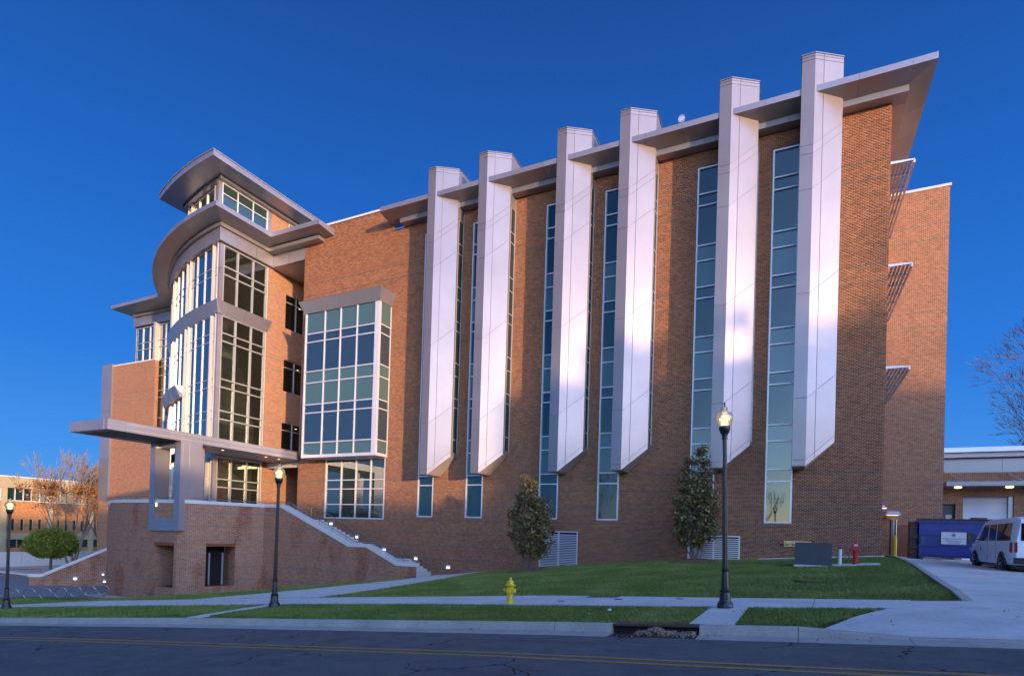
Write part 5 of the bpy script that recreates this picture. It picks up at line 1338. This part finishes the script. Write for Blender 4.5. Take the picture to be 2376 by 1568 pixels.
# litter and covers
def disc(name, x, y, r, label, cat, mat, off=.034, n=20):
    mb = MB(); mb.lathe([(r,0),(r,.006)], (x,y,float(G(x,y))+off), n); tag(mb.build(name, mat), label, cat)
disc('valve_cover', -5.6, 14.6, .10, 'small round metal cover in the sidewalk nearest the hydrant', 'cover', M_iron)
disc('valve_cover', -4.2, 15.2, .13, 'round metal cover in the middle of the sidewalk, left of the lamp', 'cover', M_iron)
disc('valve_cover', -2.6, 15.3, .10, 'round metal cover in the sidewalk nearest the right lamp', 'cover', M_iron)
mb = MB(); drape(mb, [(-5.3,15.75),(-4.4,15.75),(-4.4,16.25),(-5.3,16.25)], 2, 2, .036, .01); tag(mb.build('access_hatch', M_iron), 'dark rectangular hatch at the lawn edge of the sidewalk', 'hatch')
disc('bare_patch', .52, 20.54, .45, 'small reddish bare patch in the lawn before the dark utility box', 'bare patch', M_mulch, .03)
mb = MB(); mb.lathe([(.02,0),(.05,.02),(.045,.05),(.01,.06)], (-3.62,12.4,float(G(-3.62,12.4))+.02), 7); tag(mb.build('crumpled_paper', M_cap), 'crumpled white litter on the verge between hydrant and drain', 'litter')
# ------------------------------------------------------------------ utility things by the wall
ux = thing('utility_box', 'dark blue-grey rectangular utility cabinet standing in the lawn before the wall', 'utility box', (.75,26.9,-1.0))
mb = MB(); gz = float(G(.75,27)); mb.box(.08, 1.42, 26.55, 27.35, gz+.04, gz+.93); mb.build('cabinet', plain('blue_grey_enamel', (.035,.045,.060), .5, var=.1), ux)
mb = MB(); mb.box(.05, 1.45, 26.5, 27.4, gz-.1, gz+.04); mb.build('pad', M_conc, ux)
mb = MB(); mb.box(.06, 1.44, 26.53, 27.37, gz+.931, gz+.955); mb.build('lid', plain('blue_grey_lid', (.03,.04,.05), .5), ux)
for i in range(9):
    mb = MB(); mb.box(.16+i*.14, .20+i*.14, 26.54, 26.549, gz+.12, gz+.88); mb.build('slat', bpy.data.materials['blue_grey_enamel'], ux)
px_, py_ = 1.72, 26.9; gz = float(G(px_,py_))
t = thing('standpipe', 'white fire pump test pipe with a red cap beside the red post', 'standpipe', (px_,py_,gz))
mb = MB(); mb.tube((px_,py_,gz-.1),(px_,py_,gz+.66),.075,n=16); mb.build('pipe', plain('chipped_white_paint', (.55,.53,.50), .7, var=.3, scale=30), t, smooth=35)
mb = MB(); mb.tube((px_-.02,py_,gz+.72),(px_+.10,py_-.08,gz+.75),.07,.055,12); mb.tube((px_,py_,gz+.66),(px_,py_,gz+.74),.055,n=12); mb.build('elbow', M_steel, t, smooth=35)
mb = MB(); mb.tube((px_-.08,py_-.03,gz+.73),(px_-.02,py_-.02,gz+.73),.055,n=12); mb.build('red_cap', M_red, t)
px_, py_ = 2.27, 26.9; gz = float(G(px_,py_))
t = thing('indicator_post', 'bright red fire main indicator post with a square head near the wall corner', 'indicator post', (px_,py_,gz))
mb = MB(); mb.lathe([(.095,-.1),(.095,.5),(.115,.51),(.12,.56),(.10,.57),(.10,.62)], (px_,py_,gz), 20); mb.build('post', M_red, t, smooth=35)
mb = MB(); mb.box(px_-.11, px_+.11, py_-.11, py_+.11, gz+.60, gz+.88); mb.lathe([(.10,.88),(.05,.93),(.03,.96)], (px_,py_,gz), 12); mb.build('head', M_red, t)
mb = MB(); mb.box(px_-.07, px_+.07, py_-.118, py_-.111, gz+.76, gz+.84); mb.build('window_plate', M_cap, t)
for s in (-1,1):
    for k in range(4): mb = MB(); mb.box(px_+s*.112, px_+s*.14, py_-.04, py_+.04, gz+.58+k*.075, gz+.62+k*.075); mb.build('lug', M_red, t)
mb = MB(); mb.tube((px_-.22,py_,gz-.1),(px_-.22,py_,gz+.55),.018,n=8); mb.tube((px_-.22,py_,gz+.55),(px_-.12,py_,gz+.78),.018,n=8); mb.box(px_-.36, px_-.22, py_-.02, py_+.0, gz+.58, gz+.74); mb.build('tamper_switch', plain('pink_red', (.35,.05,.08), .5), t)
mb = MB(); drape(mb, [(1.45,26.4),(3.1,26.5),(3.1,27.3),(1.45,27.3)], 3, 2, .04, .1); struct(mb.build('pipe_pad', M_conc))
t = thing('fire_inlet', 'brass fire department connection with four inlets on the brick wall above the cabinet', 'fire inlet', (-.6,YM,-.2))
M_brass = metal_mat('brass', (.45,.38,.22), .35, .8)
mb = MB(); mb.box(-.42, .82, YM-.05, YM+.0, -.28, .02); mb.build('plate', M_brass, t)
for i in range(4):
    x = -.27+i*.31; mb = MB(); mb.lathe([(.09,0),(.10,-.06),(.07,-.10),(.08,-.16),(.02,-.17)][::-1], (x,YM-.04,-.12), 14, 'y'); mb.build('inlet', M_brass, t, smooth=35)
for x in (-.5,.9): mb = MB(); mb.tube((x-.05,YM-.1,-.13),(x+.05,YM-.1,-.13),.05,n=8); mb.build('red_cap', M_red, t)
# gate, bollard and enclosure wall
ew = thing('enclosure_wall', 'low brick wall and reddish gate of the bin enclosure right of the building corner', 'wall', (5,38.5,-.6))
mb = MB(); mb.box(XR+.02, 4.9, 38.6, 38.9, -2, 1.35); mb.build('wall', M_brickP, ew); mb = MB(); mb.box(XR+.02, 4.92, 38.55, 38.95, 1.35, 1.5); mb.build('coping', M_brickG, ew)
mb = MB(); mb.box(5.15, 6.5, 38.7, 38.75, -.75, 1.1); mb.build('gate_leaf', plain('red_brown_boards', (.20,.055,.03), .7), ew)
mb = MB(); mb.box(5.05, 6.9, 38.9, 39.1, 1.1, 1.3); mb.build('gate_head', M_brickP, ew)
mb = MB(); mb.box(4.98, 5.06, 38.1, 38.16, -.8, 1.4); mb.tube((5.12,38.1,-.8),(5.12,38.1,1.35),.04,n=10); mb.build('gate_post', M_steel, ew)
mb = MB(); mb.tube((4.86,37.9,-.8),(4.86,37.9,1.35),.06,n=12); mb.build('post', M_black, ew)
t = thing('bollard', 'short yellow bollard in front of the bin enclosure gate', 'bollard', (4.92,36.9,-.6)); mb = MB(); mb.lathe([(.11,-.2),(.11,1.0),(.08,1.06),(.02,1.08)], (4.92,36.9,-.62), 18); mb.build('post', M_yel, t, smooth=40)
# ------------------------------------------------------------------ loading dock building
dk = thing('loading_dock', 'low brick loading dock with roller shutter, white canopy and two lit ceiling lamps', 'building', (12,44,-1))
DY = 44.0
mb = MB()
for a, b, p, q in cells(7.7, 24, -2, 4.55, [(8.3,8.98,-2,2.6),(9.36,11.8,-2,3.08)]): mb.box(a, b, DY, DY+.4, p, q)
mb.build('wall', M_brick, dk)
mb = MB(); mb.box(7.7, 24, DY-.02, DY+8, 4.55, 5.42); mb.build('white_band', M_white, dk)
for x in (11.2,14.7): mb = MB(); mb.box(x, x+.02, DY-.024, DY-.021, 4.55, 5.42); mb.build('band_joint', M_gap, dk)
mb = MB(); mb.box(7.7, 24, DY-.5, DY+8, 5.43, 5.72); mb.build('soffit', M_soffit, dk)
mb = MB(); mb.box(7.7, 24, DY-.75, DY+8, 5.721, 6.0); mb.build('roof_edge', M_frame, dk)
mb = MB(); mb.box(8.2, 24, DY-1.6, DY-.002, 3.60, 3.86); mb.build('dock_canopy', M_white, dk)
for x in (8.95,11.75,14.7): mb = MB(); mb.tube((x-.25,DY-.01,4.45),(x+.15,DY-1.2,3.87),.03,n=8); mb.build('tie_rod', M_frame, dk)
for x in (8.9,11.35): mb = MB(); mb.lathe([(.16,-.09),(.2,-.02),(.2,0)], (x,DY-.9,3.6), 14); mb.build('ceiling_lamp', M_dock, dk)
mb = MB(); mb.box(8.3, 8.96, DY+.25, DY+.3, -2, 2.6); mb.build('door', plain('dark_grey_door', (.05,.055,.065), .5), dk)
mb = MB(); mb.box(8.55, 8.85, DY+.24, DY+.249, 1.65, 1.95); mb.build('notice', M_cap, dk)
mb = MB(); mb.box(8.96, 9.0, DY+.05, DY+.3, -2, 2.63); mb.build('door_frame', M_black, dk)
sh = MB(); n = 48
for i in range(n):
    z = -1.0+i*.085
    if z > 3.05: break
    s = MB(); s.hexa([(9.38,DY+.22,z),(11.56,DY+.22,z),(11.56,DY+.3,z),(9.38,DY+.3,z)], [(9.38,DY+.25,z+.08),(11.56,DY+.25,z+.08),(11.56,DY+.3,z+.08),(9.38,DY+.3,z+.08)]); s.build('shutter_slat', M_frame, dk)
mb = MB(); mb.box(11.57, 11.79, DY+.1, DY+.3, -2, 3.08); mb.build('shutter_guide', M_frameD, dk)
mb = MB(); mb.box(7.7, 24, DY+.41, DY+8, -2, 4.5); mb.build('interior', M_dark, dk)
bw = thing('brick_pier', 'short brick pier with soldier course behind the bin, before the roller shutter', 'pier', (9.5,40.5,-.6))
mb = MB(); mb.box(9.0, 9.62, 40.2, 40.6, -2, 1.45); mb.build('wall', M_brickP, bw); mb = MB(); mb.box(8.98, 9.64, 40.17, 40.63, 1.45, 1.62); mb.build('coping', M_brickG, bw)
mb = MB(); mb.tube((9.2,39.9,-.8),(9.2,39.9,1.3),.05,n=8); mb.build('gate_post', M_steel, bw)
# ------------------------------------------------------------------ dumpster
dgx, dgy, dgz = 5.5, 33.8, -.76
t = thing('dumpster', 'dark blue steel waste container with a white company sign beside the van', 'dumpster', (dgx+1.8,dgy+1,dgz))
M_blue = plain('dark_blue_paint', (.010,.020,.15), .38, var=.35, scale=2.5); M_maroon = plain('maroon_plastic', (.05,.012,.018), .5)
dW, dD, dH = 3.35, 1.9, 1.98
mb = MB(); mb.box(dgx, dgx+dW, dgy, dgy+dD, dgz+.2, dgz+dH-.12); mb.build('body', M_blue, t)
for z in (dgz+.28, dgz+.72, dgz+1.25): mb = MB(); mb.box(dgx-.03, dgx+dW+.02, dgy-.05, dgy-.001, z, z+.07); mb.build('rib', M_blue, t)
mb = MB(); mb.box(dgx-.06, dgx+dW+.06, dgy-.06, dgy+.06, dgz+dH-.12, dgz+dH-.03); mb.box(dgx-.06, dgx+.05, dgy+.061, dgy+dD, dgz+dH-.119, dgz+dH-.031); mb.build('rim', M_blue, t)
for x in (dgx+.02, dgx+dW-.2): mb = MB(); mb.box(x, x+.16, dgy+.02, dgy+dD-.1, dgz, dgz+.199); mb.build('skid', M_black, t)
for k in range(2):
    x0 = dgx+.15+k*1.62; mb = MB(); mb.hexa([(x0,dgy-.03,dgz+dH-.03),(x0+1.55,dgy-.03,dgz+dH-.03),(x0+1.55,dgy+dD,dgz+dH+.05),(x0,dgy+dD,dgz+dH+.05)], [(x0,dgy-.03,dgz+dH+.0),(x0+1.55,dgy-.03,dgz+dH+.0),(x0+1.55,dgy+dD,dgz+dH+.12),(x0,dgy+dD,dgz+dH+.12)]); mb.build('lid', M_black, t)
    for j in range(7): mb = MB(); xx = x0+.1+j*.21; mb.hexa([(xx,dgy,dgz+dH+.0),(xx+.07,dgy,dgz+dH+.0),(xx+.07,dgy+dD,dgz+dH+.12),(xx,dgy+dD,dgz+dH+.12)], [(xx,dgy,dgz+dH+.035),(xx+.07,dgy,dgz+dH+.035),(xx+.07,dgy+dD,dgz+dH+.155),(xx,dgy+dD,dgz+dH+.155)]); mb.build('lid_rib', M_black, t)
mb = MB(); mb.box(dgx-.32, dgx-.031, dgy+.25, dgy+.95, dgz+.06, dgz+1.9); mb.build('side_bin', M_maroon, t)
for z in (.6,1.1): mb = MB(); mb.box(dgx-.36, dgx-.02, dgy+.1, dgy+.2, dgz+z, dgz+z+.16); mb.build('lift_pocket', M_black, t)
mb = MB(); mb.box(dgx+.06, dgx+.2, dgy-.04, dgy-.002, dgz+.8, dgz+1.2); mb.build('patch', plain('dull_teal_patch', (.03,.06,.10), .6), t)
sx0, sx1, sz0, sz1 = dgx+.86, dgx+1.83, dgz+.84, dgz+1.42
mb = MB(); mb.box(sx0, sx1, dgy-.075, dgy-.052, sz0, sz1); sg = mb.build('sign', M_cap, t)
M_ink = plain('dark_blue_ink', (.02,.03,.09), .7)
def text(body, x, y, z, size, parent, mat, align='CENTER', rot=(math.pi/2,0,0), ext=.001):
    cu = bpy.data.curves.new('lettering', 'FONT'); cu.body = body; cu.size = size; cu.align_x = align; cu.extrude = ext
    ob = bpy.data.objects.new('lettering', cu); COL.objects.link(ob)
    me = bpy.data.meshes.new_from_object(ob.evaluated_get(bpy.context.evaluated_depsgraph_get())); bpy.data.objects.remove(ob)
    o = bpy.data.objects.new('lettering', me); COL.objects.link(o); me.materials.append(mat); o.location = (x,y,z); o.rotation_euler = rot; adopt(o, parent) if parent is not None else None
    bpy.data.curves.remove(cu); return o
cxs = (sx0+sx1)/2
text('Waste Connections', cxs, dgy-.078, sz0+.24, .105, sg, M_ink); text('of Tennessee, Inc.', cxs, dgy-.078, sz0+.135, .095, sg, M_ink); text('423-476-2294', cxs, dgy-.078, sz0+.04, .085, sg, M_ink)
mb = MB()
for a, b in ((-.05,0),(.05,0),(0,.05),(0,-.05)):
    c = (cxs+a, sz0+.44+b); mb.f.append(tuple(range(len(mb.v), len(mb.v)+4))); mb.v += [(c[0]-.042,dgy-.0775,c[1]),(c[0],dgy-.0775,c[1]-.042),(c[0]+.042,dgy-.0775,c[1]),(c[0],dgy-.0775,c[1]+.042)]
mb.build('emblem', M_ink, sg)
# ------------------------------------------------------------------ passenger van
van = thing('passenger_van', 'white passenger van parked on the concrete drive, cut by the right edge of the picture', 'van', (7.98,27.3,-.95))
vx, vy, vz = 7.98, 27.28, -.96
M_van = plain('white_van_paint', (.80,.80,.82), .28, var=.04); M_vg = glass_mat('van_glass', (.006,.006,.007), .08, .35); M_tyre = plain('tyre_rubber', (.012,.012,.012), .8); M_rim = metal_mat('alloy_rim', (.5,.5,.52), .3, .8)
M_tail = plain('tail_lamp_red', (.30,.008,.012), .2)
st = [(-1.32,.42,.92,2.02),(-1.22,.36,.975,2.06),(-.9,.36,1.0,2.08),(.5,.36,1.0,2.09),(2.0,.36,1.0,2.08),(2.55,.36,1.0,2.04),(2.95,.36,1.0,1.78),(3.4,.36,.99,1.40),(3.55,.36,.985,1.22),(4.1,.36,.96,1.12),(4.38,.38,.90,1.00),(4.46,.45,.84,.85)]
def ring(y, zb, w, zt):
    belt = 1.16; L = []
    def X(z): 
        if z <= .75: return w-.02*(1-(z-zb)/(.75-zb)) if z > zb else w-.05
        if z <= belt: return w
        return w-(z-belt)*.155
    zs = [zb, .6, .78, min(belt, zt-.14), min(belt+.25, zt-.10), min(1.75, zt-.07), zt-.05]
    pts = [(X(z), z) for z in zs]
    wt = X(zs[-1]); pts += [(wt-.06, zt-.015), (wt-.2, zt), (0, zt+.01)]
    return [(vx-x, vy+y, vz+z) for x, z in pts]+[(vx+x, vy+y, vz+z) for x, z in pts[::-1][1:]]
mb = MB(); Rg = [ring(*s) for s in st]; k = len(Rg[0])
for r_ in Rg: mb.v += r_
for i in range(len(Rg)-1):
    for j in range(k):
        l = (j+1) % k; mb.f.append((i*k+j, i*k+l, (i+1)*k+l, (i+1)*k+j))
mb.f.append(tuple(range(k))[::-1]); mb.f.append(tuple((len(Rg)-1)*k+j for j in range(k)))
vb = mb.build('body', M_van, van, smooth=38)
for s in (-1,1):
    def wx(z, o=.006): return vx+s*(1.0-(z-1.16)*.155+o)
    for (ya,yb,yc,yd) in ((-.95,.62,.82,-.80),(.72,1.62,1.80,.90),(1.74,2.75,2.22,1.92)):
        P = [(wx(1.22),vy+ya,vz+1.22),(wx(1.22),vy+yb,vz+1.22),(wx(1.86),vy+yc,vz+1.86),(wx(1.86),vy+yd,vz+1.86)]
        if ya == 1.74: P = [(wx(1.22),vy+1.74,vz+1.22),(wx(1.22),vy+2.98,vz+1.22),(wx(1.86),vy+2.50,vz+1.86),(wx(1.86),vy+1.92,vz+1.86)]
        Q = [(p[0]-s*.02,p[1],p[2]) for p in P]; mb = MB(); mb.hexa(P if s < 0 else P[::-1], Q if s < 0 else Q[::-1]); mb.build('side_window', M_vg, van)
    for yy in (.0,3.5):
        # dark wheel arch
        mb = MB(); n = 16; zc = vz+.36
        arc_ = [(vy+yy+.47*math.cos(math.pi*i/n), zc+.47*math.sin(math.pi*i/n)) for i in range(n+1)]
        P = [(vx+s*1.006, a, b) for a, b in arc_]+[(vx+s*1.006,vy+yy-.47,vz+.30),(vx+s*1.006,vy+yy+.47,vz+.30)]
        Q = [(vx+s*.6, p[1], p[2]) for p in P]; mb.hexa(P, Q); mb.build('wheel_arch', M_black, van)
        wz_ = -.0 if yy == 0 else .10
        mb = MB(); mb.lathe([(.22,-.115),(.34,-.11),(.37,-.07),(.37,.07),(.34,.11),(.22,.115)], (vx+s*.91,vy+yy,vz+.37+wz_*.6), 28, 'x'); w = mb.build('wheel', M_tyre, van, smooth=35)
        mb = MB(); mb.lathe([(.215,-.02),(.215,.118),(.19,.11),(.12,.085),(.07,.10),(.05,.125),(.01,.126)] if s > 0 else [(.01,-.126),(.05,-.125),(.07,-.10),(.12,-.085),(.19,-.11),(.215,-.118),(.215,.02)], (vx+s*.915,vy+yy,vz+.37+wz_*.6), 24, 'x'); mb.build('rim', M_rim, w, smooth=25)
        for q in range(8):
            a = q*math.pi/4; cy, cz = vy+yy+.15*math.cos(a), vz+.37+wz_*.6+.15*math.sin(a); mb = MB(); mb.tube((vx+s*1.0,cy,cz),(vx+s*1.016,cy,cz),.025,n=6); mb.build('vent_hole', M_black, w)
    mb = MB(); mb.box(vx+s*1.002, vx+s*1.015, vy-1.15, vy-.93, vz+.80, vz+1.16); mb.box(vx+s*.9, vx+s*.975, vy-1.36, vy-1.318, vz+.80, vz+1.16); mb.build('tail_lamp', M_tail, van)
    mb = MB(); mb.box(vx+s*1.002, vx+s*1.008, vy-1.0, vy+3.0, vz+.62, vz+.635); mb.build('body_crease', M_gap if False else M_van, van)
    for yy in (.68,1.70,3.02): mb = MB(); mb.box(vx+s*.999, vx+s*1.003, vy+yy-.006, vy+yy+.006, vz+.42, vz+1.2); mb.build('door_gap', M_black, van)
    mb = MB(); mb.box(vx+s*1.0, vx+s*1.03, vy+1.82, vy+1.98, vz+1.06, vz+1.10); mb.build('door_handle', M_van, van)
    mb = MB(); mb.tube((vx+s*.95,vy+2.85,vz+1.28),(vx+s*1.18,vy+2.95,vz+1.30),.02,n=6); mb.build('mirror_arm', M_black, van)
    mb = MB(); mb.box(vx+s*1.14, vx+s*1.38, vy+2.93, vy+3.03, vz+1.16, vz+1.50); mb.build('mirror', M_black, van)
    mb = MB(); mb.box(vx+s*1.16, vx+s*1.36, vy+2.922, vy+2.929, vz+1.19, vz+1.47); mb.build('mirror_glass', M_glass, van)
    mb = MB(); mb.box(vx+s*.98, vx+s*.80, vy+4.34, vy+4.44, vz+.78, vz+.95); mb.build('headlight', M_globe, van)
mb = MB(); mb.box(vx-1.0, vx+1.0, vy-1.5, vy-1.325, vz+.40, vz+.62); mb.build('rear_bumper', M_black, van)
mb = MB(); mb.box(vx-.25, vx+.25, vy-1.46, vy-1.40, vz+.25, vz+.36); mb.tube((vx,vy-1.6,vz+.3),(vx,vy-1.3,vz+.3),.04,n=8); mb.build('tow_hitch', M_steel, van)
for s in (-1,1): mb = MB(); mb.box(vx+s*.08, vx+s*.80, vy-1.335, vy-1.326, vz+1.22, vz+1.84); mb.build('rear_window', M_vg, van)
mb = MB(); mb.hexa([(vx-.8,vy+3.42,vz+1.28),(vx+.8,vy+3.42,vz+1.28),(vx+.78,vy+3.40,vz+1.27),(vx-.78,vy+3.40,vz+1.27)], [(vx-.72,vy+2.62,vz+2.0),(vx+.72,vy+2.62,vz+2.0),(vx+.7,vy+2.6,vz+1.98),(vx-.7,vy+2.6,vz+1.98)]); mb.build('windscreen', M_vg, van)
mb = MB(); mb.box(vx-.9, vx+.9, vy-1.2, vy+4.2, vz+.22, vz+.36); mb.build('chassis', M_black, van)
mb = MB(); mb.tube((vx-.2,vy+2.2,vz+2.09),(vx-.2,vy+2.1,vz+2.16),.02,n=6); mb.build('antenna', M_black, van)
mb = MB(); mb.box(vx-1.0105, vx-1.004, vy+2.55, vy+2.72, vz+.83, vz+1.0); mb.build('door_crest', plain('dull_gold', (.30,.22,.06), .6), van)
# ------------------------------------------------------------------ the moon above the eaves
md = Vector((-.19133,1.01254,.72932)).normalized(); D = 9000.
m, nt, out = newmat('moon_surface'); P = position(nt); f = noise(nt, .03, 3, P); c = ramp(nt, f, [(.4,(.05,.05,.055)),(.6,(.13,.13,.14))])
d = N(nt, 'ShaderNodeBsdfDiffuse'); nt.links.new(c, d.inputs[0]); tr = N(nt, 'ShaderNodeBsdfTransparent'); ad = N(nt, 'ShaderNodeAddShader'); nt.links.new(d.outputs[0], ad.inputs[0]); nt.links.new(tr.outputs[0], ad.inputs[1]); nt.links.new(ad.outputs[0], out.inputs[0])
mb = MB(); n_ = 24; rr = 43.
mb.lathe([(rr*math.sin(math.pi*i/16)+.01, -rr*math.cos(math.pi*i/16)) for i in range(17)], tuple(md*D), 28)
tag(mb.build('moon', m, None, smooth=True), 'pale daytime half moon above the eaves between the fourth and fifth fins', 'moon')
